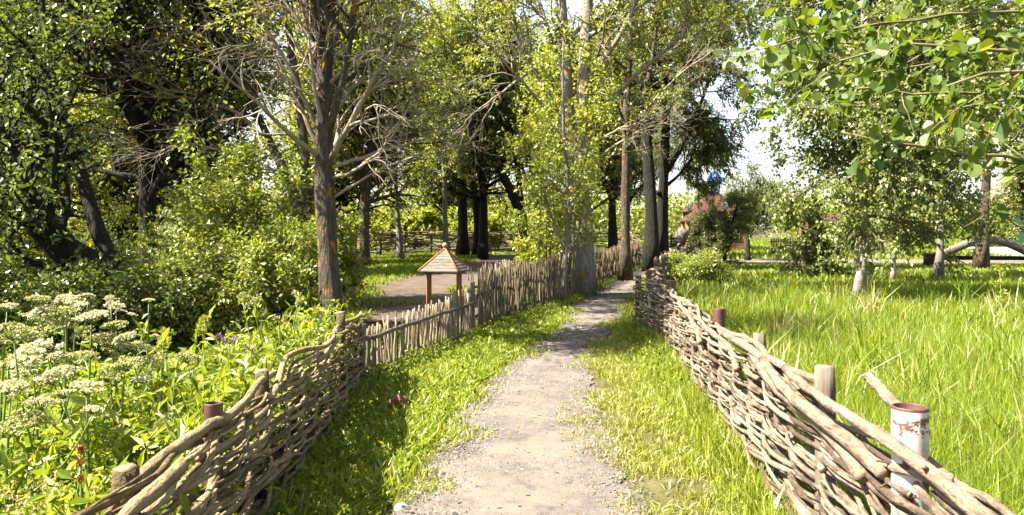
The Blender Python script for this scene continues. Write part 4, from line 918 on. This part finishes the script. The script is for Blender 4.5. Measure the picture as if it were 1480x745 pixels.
# right meadow
rng = rs(101); mb = MB()
for (y0, y1, dens, h, w) in ((1.4, 4, 2800, .22, .0042), (4, 7, 2300, .245, .0052), (7, 12, 1100, .25, .0080), (12, 20, 500, .23, .014), (20, 28, 120, .15, .040), (28, 36.3, 90, .09, .05)):
    xmax = .78 * y1 + 2.5; area = (y1 - y0) * (xmax - 1.4); n_ = int(area * dens)
    y = rng.uniform(y0, y1, n_); x = rng.uniform(1.4, xmax, n_)
    keep = (x > right_edge(y) + .10) & (x < .78 * y + 2.0); x, y = x[keep], y[keep]
    g = vnoise(x, y, .45, 3.1); g2 = vnoise(x, y, 1.6, 8.1)
    keep = rng.uniform(size=len(x)) < .72 + .5 * g2; x, y, g = x[keep], y[keep], g[keep]
    hs = h * (1 + .35 * g)
    hs = hs * (1 + .35 * g2[keep])
    blades(mb, rng, np.stack([x, y], -1), hs, w, lean=.5, hvar=.5)
    m_ = rng.uniform(size=len(x)) < .025
    blades(mb, rng, np.stack([x, y], -1)[m_], h * 1.5, w * .9, lean=.45, mat=1)
for i in range(170):                                                 # taller arching tufts
    y = 2.0 + 17 * rng.uniform() ** 1.4; x = float(right_edge(np.array([y]))[0]) + .25 + rng.uniform() * (.75 * y + 1.5); n_ = rng.integers(14, 40)
    blades(mb, rng, np.array([x, y]) + rng.normal(0, .07, (n_, 2)), .50 * rng.uniform(.7, 1.15), .009 + .0008 * y, lean=.7, hvar=.4, mat=0 if rng.uniform() < .85 else 1)
tag(mb.build('meadow_grass', [M['grass'], M['straw']], smooth=True), kind='stuff', label='long bright green meadow grass right of the woven fence', cat='grass')
# broad reeds tufts in the meadow
# right verge, short
rng = rs(102); mb = MB()
n_ = 115000; y = rng.uniform(1.2, 26, n_) ; y = 1.2 + (y - 1.2) ** 1.0
y = 1.2 + 25 * rng.uniform(0, 1, n_) ** 1.8
l, r = path_lr(y); e = np.where(y < 13.1, fence_x(FR, y), fence_x(FR2, y))
t = rng.uniform(0, 1, n_); x = r - .38 + (e - r + .46) * t
pn = vnoise(x, y, 1.3, 2.2); pm = vnoise(x, y, 3.1, 21.0); di = x - r; keep = (rng.uniform(size=n_) < np.clip(.30 + di * 1.9 + 1.2 * pn + .8 * pm, 0.0, 1)) & (e > r - .1)
x, y, t = x[keep], y[keep], t[keep]; wd = .0042 + .0008 * y
blades(mb, rng, np.stack([x, y], -1), (.022 + .036 * t + .0022 * y), wd * .85, lean=.85, hvar=.5)
m_ = rng.uniform(size=len(x)) < .35 * (1.1 - t); blades(mb, rng, np.stack([x, y], -1)[m_], .05 + 0 * x[m_], wd[m_], lean=.9, mat=1)
# tall tufts at the fence foot
n_ = 9000; y = rng.uniform(1.5, 13, n_); x = fence_x(FR, y) - np.abs(rng.normal(.03, .12, n_)); blades(mb, rng, np.stack([x, y], -1), .20 * rng.uniform(.4, 1.2, n_), .007 + .0005 * y, lean=.5)
n_ = 1800; ci = rng.uniform(8, 12.5, 60); y = rng.choice(ci, n_) + rng.normal(0, .12, n_); x = fence_x(FR, y) - .22 + rng.normal(0, .14, n_)
pp = np.stack([x, y, rng.uniform(.02, .18, n_)], -1); put_leaves(mb, rng, pp, nrm(rng.normal(0, .6, (n_, 3)) + np.array([0, 0, .6])), .05, .4, mat=2)
tag(mb.build('verge_grass', [M['grass_short'], M['straw'], M['weed']], smooth=True), kind='stuff', label='short sunny verge grass between the path and the right fence', cat='grass')

# left verge: broad leaved weeds and grass
rng = rs(103); mb = MB()
n_ = 46000; y = 1.6 + 17 * rng.uniform(0, 1, n_) ** 1.7; l, r = path_lr(y); e = left_edge(y)
t = rng.uniform(0, 1, n_); x = e - .05 + (l + .45 - e) * t
pn = vnoise(x, y, 1.4, 5.5); pm = vnoise(x, y, 3.3, 31.0); di = l - x; keep = (rng.uniform(size=n_) < np.clip(.45 + di * 2.0 + 1.1 * pn + .7 * pm, 0, 1)) & (l > e)
x, y, t = x[keep], y[keep], t[keep]
blades(mb, rng, np.stack([x, y], -1), (.05 + .09 * (1 - t)) * (1 + .4 * vnoise(x, y, 2, 1.1)), .008 + .0008 * y, lean=.7, hvar=.5)
n_ = 48000; y = 1.6 + 14 * rng.uniform(0, 1, n_) ** 1.6; l, r = path_lr(y); e = left_edge(y); t = rng.uniform(0, 1, n_) ** 1.25; x = e - .02 + (l - .08 - e) * t
pn = vnoise(x, y, 2.0, 7.7); keep = (rng.uniform(size=n_) < np.clip(.75 + 1.2 * pn, .05, 1)) & (l > e); x, y, t = x[keep], y[keep], t[keep]
z = np.abs(rng.normal(.0, .05, len(x))) * (1.3 - t); a = rng.uniform(0, 6.28, len(x))
put_leaves(mb, rng, np.stack([x, y, z + .005], -1), nrm(np.stack([np.cos(a), np.sin(a), rng.uniform(.2, 1.3, len(x))], -1)), .058 + .002 * y, .38, mat=1)
n_ = 2600; y = rng.uniform(2, 14, n_); l, r = path_lr(y); cl = rng.uniform(0, 1, n_) ; x = l + (r - l) * np.where(rng.uniform(size=n_) < .6, .12, .4) + rng.normal(0, .12, n_)
keep = vnoise(x, y, 1.8, 12.0) > .22; blades(mb, rng, np.stack([x, y], -1)[keep], .035, .008, lean=.9)
tag(mb.build('verge_weeds', [M['grass_short'], M['weed']], smooth=False), kind='stuff', label='low broad leaved weeds and grass between the left fences and the path', cat='weeds')

# clearing grass and lawns beyond
rng = rs(104); mb = MB()
n_ = 90000; y = rng.uniform(8.5, 50, n_); x = rng.uniform(-16, 6, n_); e = left_edge(y)
dl = np.interp(y, DIRT[:, 0], DIRT[:, 1]); dr = np.interp(y, DIRT[:, 0], DIRT[:, 2]); on = (x > dl) & (x < dr) & (y > 13.5) & (y < 48)
nn_ = vnoise(x, y, .5, 4.4); keep = (x < e - .12) & (x > -.62 * y - 2) & (~on | (nn_ > .36) | (rng.uniform(size=n_) < np.clip(.8 - 2.2 * np.minimum(x - dl, dr - x), 0, 1))); x, y = x[keep], y[keep]
blades(mb, rng, np.stack([x, y], -1), .08 + .04 * vnoise(x, y, .6, 2.0) + .001 * y, .012 + .0011 * y, lean=.6)
tag(mb.build('clearing_grass', [M['grass']], smooth=True), kind='stuff', label='shaded grass round the bare dirt of the clearing', cat='grass')
mb = MB()
n_ = 45000; y = rng.uniform(41, 100, n_); x = rng.uniform(6, 70, n_); keep = (x < .75 * y + 4) & ~((x > 27) & (y < 66) & (x < 52) & (y > 42) & (x > 27 + (y - 42) * .36) & (x < 45 + (y - 42) * .34)) & ((x < 8 + .2 * (y - 41)) | (x > 10 + .2 * (y - 41)))
x, y = x[keep], y[keep]; blades(mb, rng, np.stack([x, y], -1), .22, .10, lean=.6)
n_ = 14000; y = rng.uniform(13.5, 41, n_); l, r = path_lr(y); sd = rng.uniform(size=n_) < .5
x = np.where(sd, fence_x(FR2, y) - .1 - np.abs(rng.normal(0, .25, n_)), fence_x(FBR, y) + .1 + np.abs(rng.normal(0, .15, n_))); keep = (x < l + .05) | (x > r - .05); x, y = x[keep], y[keep]
blades(mb, rng, np.stack([x, y], -1), .12, .02, lean=.6)
tag(mb.build('lawn_grass', [M['grass']], smooth=True), kind='stuff', label='sunlit lawn grass beyond the far path', cat='grass')

# undergrowth behind the left fence
rng = rs(105); mb = MB()
def weed_field(n_, yr, xf, hf, nl, size, asp, mat, stemr=.003, droop=.25):
    y = rng.uniform(yr[0], yr[1], n_); x = xf(y, rng.uniform(0, 1, n_)); h = hf * rng.uniform(.5, 1.15, n_); h = h * np.clip(1.15 - .38 * np.maximum(fence_x(FL, y) - x, 0), .4, 1.0)
    d = rng.normal(0, .12, (n_, 2)); S = 5; t = np.linspace(0, 1, S)
    Pp = np.stack([x[:, None] + d[:, :1] * h[:, None] * t ** 1.5, y[:, None] + d[:, 1:] * h[:, None] * t ** 1.5, h[:, None] * t], -1)
    tubes(mb, Pp, np.full((n_, S), stemr) * np.linspace(1.2, .5, S), 3, 3, caps=False)
    leaves(mb, rng, Pp, nl, size, asp, .025, droop, along=.1, tmin=.15, up=.9, mat=mat)
xl = lambda y, t: fence_x(FL, y) - .10 - t ** 1.9 * (.62 * y + .4 - 1.3)
weed_field(430, (1.7, 4.2), xl, .55, 22, .085, .34, 0)
weed_field(700, (4.2, 8.5), xl, .72, 24, .095, .36, 0)
weed_field(420, (7.5, 10.5), lambda y, t: np.where(y < 8.5, fence_x(FL, y), -2.4) - .2 - t ** 1.7 * (.5 * y), .6, 24, .11, .40, 0)
weed_field(520, (4.0, 9.0), lambda y, t: fence_x(FL, y) - .15 - t * 1.25, .82, 26, .10, .34, 1)
# low cover
n_ = 11000; y = rng.uniform(1.5, 11, n_); x = np.where(y < 8.5, fence_x(FL, y), -2.4) - .1 - rng.uniform(0, 1, n_) ** 1.7 * (.62 * y); a = rng.uniform(0, 6.28, n_)
put_leaves(mb, rng, np.stack([x, y, rng.uniform(.0, .3, n_)], -1), nrm(np.stack([np.cos(a), np.sin(a), rng.uniform(.0, .8, n_)], -1)), .12, .5, mat=0)
# pale seed heads of nettles low in the front left corner
n_ = 260; y = rng.uniform(1.9, 3.6, n_); x = -1.5 - rng.uniform(0, 1, n_) ** 1.1 * (.62 * y - .9); h = rng.uniform(.45, .75, n_); S = 4; t = np.linspace(0, 1, S)
Pp = np.stack([x[:, None] + rng.normal(0, .05, (n_, 1)) * t, y[:, None] + rng.normal(0, .05, (n_, 1)) * t, h[:, None] * (.4 + .6 * t)], -1)
Pq, Rq = spawn(rng, Pp, np.full((n_, S), .004), 9, .25, 1, .085, 1.1, 3, -.18, .2, .4); leaves(mb, rng, Pq, 9, .014, .7, .006, .3, mat=2); leaves(mb, rng, Pp, 7, .10, .3, .01, .25, along=.1, mat=0)
tag(mb.build('undergrowth', [M['weed'], M['leaf_bush'], M['nettle_seed'], M['stem']], smooth=False), kind='stuff', label='dense green nettles and weeds behind the left woven fence', cat='undergrowth')

# ------------------------------------------------------------------ individual flowering plants
def umbel(mb, rng, c, axis, rad, ms, mf):
    axis = nrm(np.asarray(axis, float)); u = nrm(np.cross(axis, [0.3, .9, .1])); v = np.cross(axis, u)
    nr = 26; base = np.asarray(c) - axis * rad * .75
    k = np.arange(nr); rr = rad * np.sqrt((k + .5) / nr) * rng.uniform(.88, 1.1, nr); th = k * 2.39996 + rng.normal(0, .12, nr)
    ends = np.asarray(c) + u * (rr * np.cos(th))[:, None] + v * (rr * np.sin(th))[:, None] + axis * (-.28 * rr ** 2 / rad + rng.normal(0, rad * .05, nr))[:, None]
    Pp = np.stack([np.repeat(base[None], nr, 0), (base + ends) / 2 + axis * -.01 * 0, ends], 1)
    tubes(mb, Pp, np.full((nr, 3), .0016), 3, ms, caps=False)
    nf = 34; q = np.repeat(ends, nf, 0); off = rng.normal(0, 1, (len(q), 3)); off = nrm(off) * (rng.uniform(0, 1, (len(q), 1)) ** .5) * rad * .19; off -= axis * ((off @ axis) * .6)[:, None]
    put_leaves(mb, rng, q + off, nrm(nrm(rng.normal(0, 1, (len(q), 3))) + axis * .3), rad * .11, 1.0, up=1.2, mat=mf)

def umbel_plant(label, x, y, heads, white, seed, group):
    """heads: list of (dx, dy, z, radius)"""
    rng = rs(seed); root = thing('umbel_plant', label, 'wildflower', (x, y, 0), group)
    sb = MB(); main = heads[0]
    p, r = resample([(x, y, 0), (x + main[0] * .3, y + main[1] * .3, main[2] * .5), (x + main[0], y + main[1], main[2] - main[3] * .7)], 8, [.010, .008, .004]); tubes(sb, p, r, 6)
    for h in heads[1:]:
        q = p[int(rng.integers(3, 6))]; e = np.array([x + h[0], y + h[1], h[2] - h[3] * .7]); m_ = (q + e) / 2 + np.array([(e - q)[0] * .2, (e - q)[1] * .2, -.03])
        p2, r2 = resample([q, m_, e], 6, [.006, .005, .003]); tubes(sb, p2, r2, 5)
    leaves(sb, rng, p[None], 12, .10, .4, .02, .3, along=.1, tmin=.1, mat=1)
    Pl, Rl = spawn(rng, p[None], r[None], 6, .1, .7, .28, 1.1, 4, -.12, .1, .4); tubes(sb, Pl, Rl, 3, caps=False); leaves(sb, rng, Pl, 8, .09, .45, .02, .2, mat=1)
    sb.build('stem', [M['stem'], M['weed']], root)
    for i, h in enumerate(heads):
        b = MB(); c = np.array([x + h[0], y + h[1], h[2]]); w_ = white if isinstance(white, bool) else white[i]
        umbel(b, rng, c, (rng.normal(0, .28), rng.normal(-.1, .25), 1), h[3], 0, 1); b.build('flower_head', [M['stem'], M['umbel_white'] if w_ else M['umbel_green']], root, smooth=False)
GU = 'white umbel plants behind the left fence'
def up(label, seed, Y, heads, white):   # heads in photo pixels (px, py, half width px)
    x0, y0 = P(heads[0][0], heads[0][1], Y)[:2]; rng = rs(seed); L_ = []
    bx = x0 + rng.normal(0, .03); by = y0 + rng.normal(0, .05)
    for i, (px, py, hw_) in enumerate(heads):
        Yi = Y + (rng.normal(0, .10) if i else 0); q = P(px, py, Yi); L_.append((q[0] - bx, q[1] - by, q[2], hw_ / F * Yi))
    umbel_plant(label, bx, by, L_, white, seed, GU)
up('white umbel plant with a wide pale head lowest at the left edge', 201, 4.3, [(48, 505, 36), (20, 470, 30), (75, 540, 24), (110, 510, 26)], [True, False, True, False])
up('tallest pale umbel cluster at upper left, heads white and cream', 202, 5.2, [(90, 455, 26), (60, 445, 18), (97, 430, 18), (55, 428, 16), (95, 441, 12)], [False, True, True, False, False])
up('white umbel plant with one large clear white head at the centre of the clump', 203, 5.0, [(132, 452, 22), (140, 485, 18), (118, 477, 16)], [True, True, False])
up('umbel plant with stacked cream heads right of the clear white head', 204, 5.0, [(165, 466, 18), (168, 440, 14), (160, 430, 8), (162, 492, 20), (178, 485, 16)], [False, True, True, False, True])
up('umbel plant with greenish heads nearest the pink flowers', 205, 5.0, [(218, 520, 22), (200, 496, 20), (190, 500, 14), (272, 512, 18)], False)
up('short white umbels low in the middle of the clump', 206, 4.0, [(125, 555, 24), (118, 590, 12), (90, 565, 16), (62, 577, 22)], [True, True, False, True])
up('low white umbels at the left edge above the nettles', 207, 3.7, [(15, 555, 24), (50, 600, 26), (20, 610, 30), (135, 588, 14)], [True, False, False, True])
up('green umbel plant at the far left edge', 208, 4.8, [(10, 440, 14), (5, 485, 20), (30, 480, 22)], [True, False, False])
up('umbel plant standing apart in the shade before the leaning trunk', 209, 7.2, [(215, 432, 8), (192, 453, 7), (228, 485, 9)], [True, True, True])
up('cream umbels rising above the others between the tall cluster and the clear white head', 210, 5.6, [(110, 440, 16), (75, 470, 20), (45, 455, 15), (128, 425, 9)], [True, False, False, True])
up('greenish umbel plant in front of the clear white head', 211, 4.6, [(180, 520, 24), (160, 540, 18), (205, 545, 14), (95, 530, 20)], [False, False, True, True])
up('umbel plant with two flat cream heads at the left edge below the green one', 212, 4.5, [(12, 520, 22), (30, 535, 18), (60, 548, 15)], [False, True, True])
# tall pale thistle
def thistle(label, seed, Y, tops, base, mat, name='thistle_plant', group=None, rad=.03):
    rng = rs(seed); b0 = P(base[0], base[1], Y); b0[2] = 0
    root = thing(name, label, 'wildflower', b0, group); sb = MB()
    for (px, py) in tops:
        Yi = Y + rng.normal(0, .12); e = P(px, py, Yi); st_ = b0 + rng.normal(0, .05, 3) * np.array([1, 1, 0])
        p, r = resample([st_, (st_ * .45 + e * .55) + np.array([0, 0, .05]), e], 8, [.008, .006, .004]); tubes(sb, p, r, 5); leaves(sb, rng, p[None], 14, .11, .35, .02, .2, along=.2, mat=1)
        b = MB(); 
        for j in range(4):
            q = e + rng.normal(0, rad * .8, 3) * np.array([1, 1, .8]); n_ = 34
            put_leaves(b, rng, q + rng.normal(0, rad * .3, (n_, 3)), nrm(rng.normal(0, .6, (n_, 3)) + np.array([0, 0, .8])), rad * .9, .4, mat=0)
        b.build('flower_head', [mat], root, smooth=False)
    sb.build('stem', [M['stem'], M['weed']], root); return root
thistle('tall pale yellow thistle standing left of the lichen trunk', 221, 6.6, [(350, 432), (366, 440), (432, 428), (436, 436), (378, 455), (405, 462)], (390, 560), M['umbel_green'])
thistle('pale green thistle between the umbels and the pink flowers', 222, 6.3, [(292, 468), (285, 480), (296, 462)], (290, 560), M['leaf_yellow'])
thistle('pale green spike beside the greenish umbels', 223, 5.6, [(237, 480), (240, 492), (236, 505)], (238, 580), M['leaf_yellow'])
thistle('small pink flowers on thin stems below the thistle', 224, 6.4, [(320, 490), (332, 494), (358, 500)], (335, 570), M['pink'], 'pink_flower', None, .024)
thistle('faint pink flower low among the weeds near the fence', 225, 5.2, [(270, 560), (264, 572)], (268, 640), M['pink'], 'pink_flower', None, .018)
thistle('rusty red dock spike in the nettles at lower left', 226, 3.0, [(115, 650), (117, 668), (116, 690)], (116, 760), M['rusty_dock'], 'dock_plant', None, .014)
thistle('yellow green leafy weed standing alone in the right meadow', 227, 14, [(1445, 395), (1440, 412), (1450, 425)], (1444, 470), M['leaf_yellow'], 'tall_weed', None, .05)

# ------------------------------------------------------------------ small things on the ground
def rock(name, label, cat, c, size, seed, mat, group=None, rough=.18):
    rng = rs(seed); mb = MB(); n1_, n2_ = 7, 11; V = []
    for i in range(n1_):
        th = math.pi * i / (n1_ - 1)
        for j in range(n2_):
            ph = 2 * math.pi * j / n2_; v = Vector((math.sin(th) * math.cos(ph), math.sin(th) * math.sin(ph), math.cos(th))); k = 1 + rough * 2 * mnoise.noise(v * 1.6 + Vector((seed, 0, 0)))
            V.append((v.x * size[0] * k, v.y * size[1] * k, v.z * size[2] * k))
    i = (np.arange(n1_ - 1) * n2_)[:, None]; k = np.arange(n2_)[None]; k2 = (k + 1) % n2_
    mb.add(np.array(V), np.stack([i + k, i + n2_ + k, i + n2_ + k2, i + k2], -1).reshape(-1, 4))
    o = mb.build(name, mat); o.location = c; return tag(o, label, cat, group)
q = P(577, 600, 7.2); rock('clod', 'brown earth clod lying on the left verge grass', 'clod', (q[0], 7.2, .10), (.095, .08, .085), 301, M['clod'], rough=.35)
GS = 'stones along the left path edge'
for i, (px, py, s, lab) in enumerate([(645, 640, .055, 'pale stone at the left path edge, farthest of the stones below the clod'), (600, 718, .05, 'pale round stone at the left path edge near the bottom of the photo'),
                                      (580, 738, .055, 'pale stone nearest the bottom edge of the photo beside the weeds'), (720, 525, .07, 'flat pale stone on the verge across from the low stick fence'), (620, 690, .03, 'small pale stone on the gravel edge between larger stones')]):
    Y = F * 1.7 / (py - HY); q = P(px, py, Y); rock('stone', lab, 'stone', (q[0], Y, s * .25), (s, s * .8, s * .5), 310 + i, M['stone'], GS)

# ------------------------------------------------------------------ log arch on the right
AY = 34.5
def A(px, py): return P(px, py, AY)
root = thing('log_arch', 'curved grey log over a straight beam, beside the paved yard at the right edge', 'log arch', (A(1345, 0)[0], AY, 0))
b = MB(); pts = [A(1352, 375), A(1375, 362), A(1400, 351), A(1425, 345.5), A(1450, 349), A(1475, 360), A(1500, 374), A(1512, 384)]
p, r = resample(pts, 24, [.17, .18, .18, .17, .17, .17, .16, .16]); tubes(b, p, r, 12, 0, 1); b.build('curved_log', [M['log_grey'], M['end_grain']], root)
b = MB(); p, r = resample([A(1340, 373) + [0, .25, 0], A(1515, 374) + [0, .25, 0]], 8, [.10, .09]); tubes(b, p, r, 10, 0, 1); b.build('beam', [M['bark_dark'], M['end_grain']], root)
for px in (1345, 1508):
    b = MB(); q = A(px, 0); z = np.linspace(0, .56, 5); tubes(b, np.stack([q[0] + 0 * z, AY - .05 + 0 * z, z], -1), np.array([.36, .32, .30, .30, .28]), 14, 0, 1); b.build('stump', [M['bark_dark'], M['end_grain']], root)

# ------------------------------------------------------------------ chapel
CX, CY = (1033 - HX) / F * 56, 56.0
root = thing('chapel', 'small log chapel with a red roof and a bright blue cupola behind the small willow', 'chapel', (CX, CY, 0))
hw = 1.7
wb = MB()
for i in range(13): 
    z = .12 + i * .21
    for (dx, dy, sx, sy) in ((0, -hw, 2 * hw + .3, .19), (0, hw, 2 * hw + .3, .19), (-hw, 0, .185, 2 * hw + .3), (hw, 0, .185, 2 * hw + .3)):
        e = 0 if sx > sy else .1
        box(wb, (CX + dx, CY + dy, z + e), (sx, sy, .2))
wb.build('wall', M['log_wall'], root, smooth=False)
for dx in (-.9, .9):
    b = MB(); y_ = CY - hw - .10; 
    for (ox, oz, sx, sz) in ((0, .42, .66, .08), (0, -.42, .66, .08), (-.29, 0, .08, .76), (.29, 0, .08, .76)): box(b, (CX + dx + ox, y_ - .03, 1.4 + oz), (sx, .08, sz))
    w_ = b.build('window', M['white_paint'], root, smooth=False)
    b = MB(); box(b, (CX + dx, y_ - .01, 1.4), (.5, .05, .76)); b.build('pane', M['glass_dark'], w_, smooth=False)
b = MB(); box(b, (CX, CY - hw - .12, 1.05), (.8, .07, 1.9)); d_ = b.build('door', M['shrine_wood'], root, smooth=False)
b = MB(); box(b, (CX + .3, CY - hw - .17, 1.0), (.04, .06, .16)); b.build('handle', M['gold'], d_, smooth=False)
b = MB(); ez, ew = 2.8, 2.15
lathe(b, (CX, CY, 0), [(ew * 1.414 * .97, ez - .08), (ew * 1.414, ez - .06), (ew * 1.414, ez), (.40 * 1.414, 3.95), (.001, 3.96)], 4, axis_tilt=[[math.cos(.785), -math.sin(.785), 0], [math.sin(.785), math.cos(.785), 0], [0, 0, 1]])
b.build('roof', M['red_roof'], root, smooth=False)
b = MB(); lathe(b, (CX, CY, 3.93), [(.44, 0), (.44, .08), (.36, .10), (.36, .80), (.44, .82), (.44, .92)], 8)
dr = b.build('drum', M['blue_metal'], root, smooth=False)
for k in range(8):
    a_ = (k + .5) * math.pi / 4; b = MB(); rr_ = .36 * math.cos(math.pi / 8) + .005; box(b, (CX + rr_ * math.cos(a_), CY + rr_ * math.sin(a_), 4.38), (.05, .14, .46), a_); b.build('window', M['white_paint'], dr, smooth=False)
b = MB(); lathe(b, (CX, CY, 4.82), [(.001, 0), (.54, 0), (.56, .12), (.50, .34), (.36, .55), (.20, .70), (.08, .82), (.03, .95)], 8); b.build('cupola', M['blue_metal'], root, smooth=False)
b = MB(); box(b, (CX, CY, 6.2), (.07, .07, .95)); box(b, (CX, CY, 6.38), (.52, .06, .07)); box(b, (CX, CY, 6.54), (.24, .044, .045)); box(b, (CX, CY, 6.1), (.30, .044, .045), tilt=[[.93, 0, -.36], [0, 1, 0], [.36, 0, .93]])
lathe(b, (CX, CY, 5.7), [(.001, 0), (.08, .05), (.09, .1), (.06, .16), (.001, .18)], 10); b.build('cross', M['gold'], root, smooth=False)
# porch on the left front
px_, py_ = CX - 2.0, CY - 3.4
por = MB(); lathe(por, (px_, py_, 0), [(1.0 * 1.414, 2.05), (1.05 * 1.414, 2.05), (1.05 * 1.414, 2.11), (.15, 2.85), (.001, 2.9)], 4, axis_tilt=[[math.cos(.785), -math.sin(.785), 0], [math.sin(.785), math.cos(.785), 0], [0, 0, 1]])
pr_ = por.build('porch_roof', M['red_roof'], root, smooth=False)
for dx, dy in ((-.8, -.8), (.8, -.8), (-.8, .8), (.8, .8)):
    b = MB(); z = np.linspace(0, 2.1, 4); tubes(b, np.stack([px_ + dx + 0 * z, py_ + dy + 0 * z, z], -1), np.array([.14, .12, .12, .13]), 8); b.build('porch_post', M['log_wall'], root)
# leaning log and lying log
b = MB(); p, r = resample([P(973, 361, 49) * [1, 1, 0] + [0, 0, .05], P(990, 332, 49)], 8, [.45, .38]); tubes(b, p, r, 12, 0, 1); tag(b.build('leaning_log', [M['log_grey'], M['end_grain']]), 'thick grey log leaning beside the chapel porch', 'log')
b = MB(); p, r = resample([P(966, 374, 41.5), P(985, 364, 43), P(1000, 356, 45)], 8, [.30, .3, .26]); p[:, 2] = .32; tubes(b, p, r, 12, 0, 1); tag(b.build('lying_log', [M['bark_dark'], M['end_grain']]), 'dark log lying at the end of the gravel path', 'log')
# globe lamp
gx, gy = (1048 - HX) / F * 44, 44.0
root = thing('globe_lamp', 'white round globe lamp on a thin pole by the chapel', 'lamp', (gx, gy, 0))
b = MB(); lathe(b, (gx, gy, 0), [(.09, 0), (.09, .2), (.04, .25), (.035, 2.55), (.09, 2.6), (.09, 2.64)], 10); b.build('pole', M['bark_dark'], root)
b = MB(); lathe(b, (gx, gy, 2.88), [(.001, -.26)] + [(.26 * math.sin(t), -.26 * math.cos(t)) for t in np.linspace(.2, 2.95, 12)] + [(.001, .26)], 18); b.build('globe', M['white_paint'], root)

# far buildings at the right
def house(name, label, x, y, w, d, h, rh, wallm, roofm, group=None):
    root = thing(name, label, 'house', (x, y, 0), group); b = MB(); box(b, (x, y, h / 2), (w, d, h)); b.build('wall', wallm, root, smooth=False)
    b = MB(); o_ = .35; V = [(x - w / 2 - o_, y - d / 2 - o_, h), (x + w / 2 + o_, y - d / 2 - o_, h), (x + w / 2 + o_, y + d / 2 + o_, h), (x - w / 2 - o_, y + d / 2 + o_, h), (x - w / 2 - o_, y, h + rh), (x + w / 2 + o_, y, h + rh)]
    V += [(a, b_, c - .12) for a, b_, c in V]
    b.add(V, [np.array([[0, 1, 5, 4], [2, 3, 4, 5], [7, 6, 10, 11], [9, 8, 11, 10], [0, 6, 7, 1], [2, 8, 9, 3], [3, 9, 10, 4], [0, 4, 10, 6], [1, 7, 11, 5], [2, 5, 11, 8]])]); b.build('roof', roofm, root, smooth=False)
    b = MB(); V = [(x - w / 2, y - .02 - d / 2, 0)]
    for k in range(int(w // 2.2)):
        xx = x - w / 2 + 1.2 + k * 2.2; b = MB(); box(b, (xx, y - d / 2 - .03, h * .52), (.9, .08, 1.1)); wn_ = b.build('window', M['white_paint'], root, smooth=False); b = MB(); box(b, (xx, y - d / 2 - .05, h * .52), (.72, .08, .92)); b.build('pane', M['glass_dark'], wn_, smooth=False)
house('green_house', 'dark green house with a pale roof edge at the right border', (1540 - HX) / F * 75, 75, 9, 6, 3.9, .9, M['green_wall'], M['white_paint'])
house('brick_house', 'low reddish brick house far behind the birch leaves', (1192 - HX) / F * 95, 95, 4.4, 5, 2.3, .8, M['brick'], M['red_roof'])
# garden picket fence beyond the far path
root = thing('picket_fence', 'low weathered paling fence beyond the far path, right of the chapel', 'picket fence', (15, 47.5, 0)); rng = rs(400)
b = MB()
for i in range(60): x_ = 15.5 + i * .14; box(b, (x_, 47.5, .5 + rng.uniform(-.03, .03)), (.09, .03, 1.0), rng.normal(0, .03))
b.build('palings', M['post_wood'], root, smooth=False)
b = MB(); box(b, (19.7, 47.54, .3), (8.6, .04, .08)); box(b, (19.7, 47.54, .8), (8.6, .04, .08)); b.build('rail', M['post_wood'], root, smooth=False)
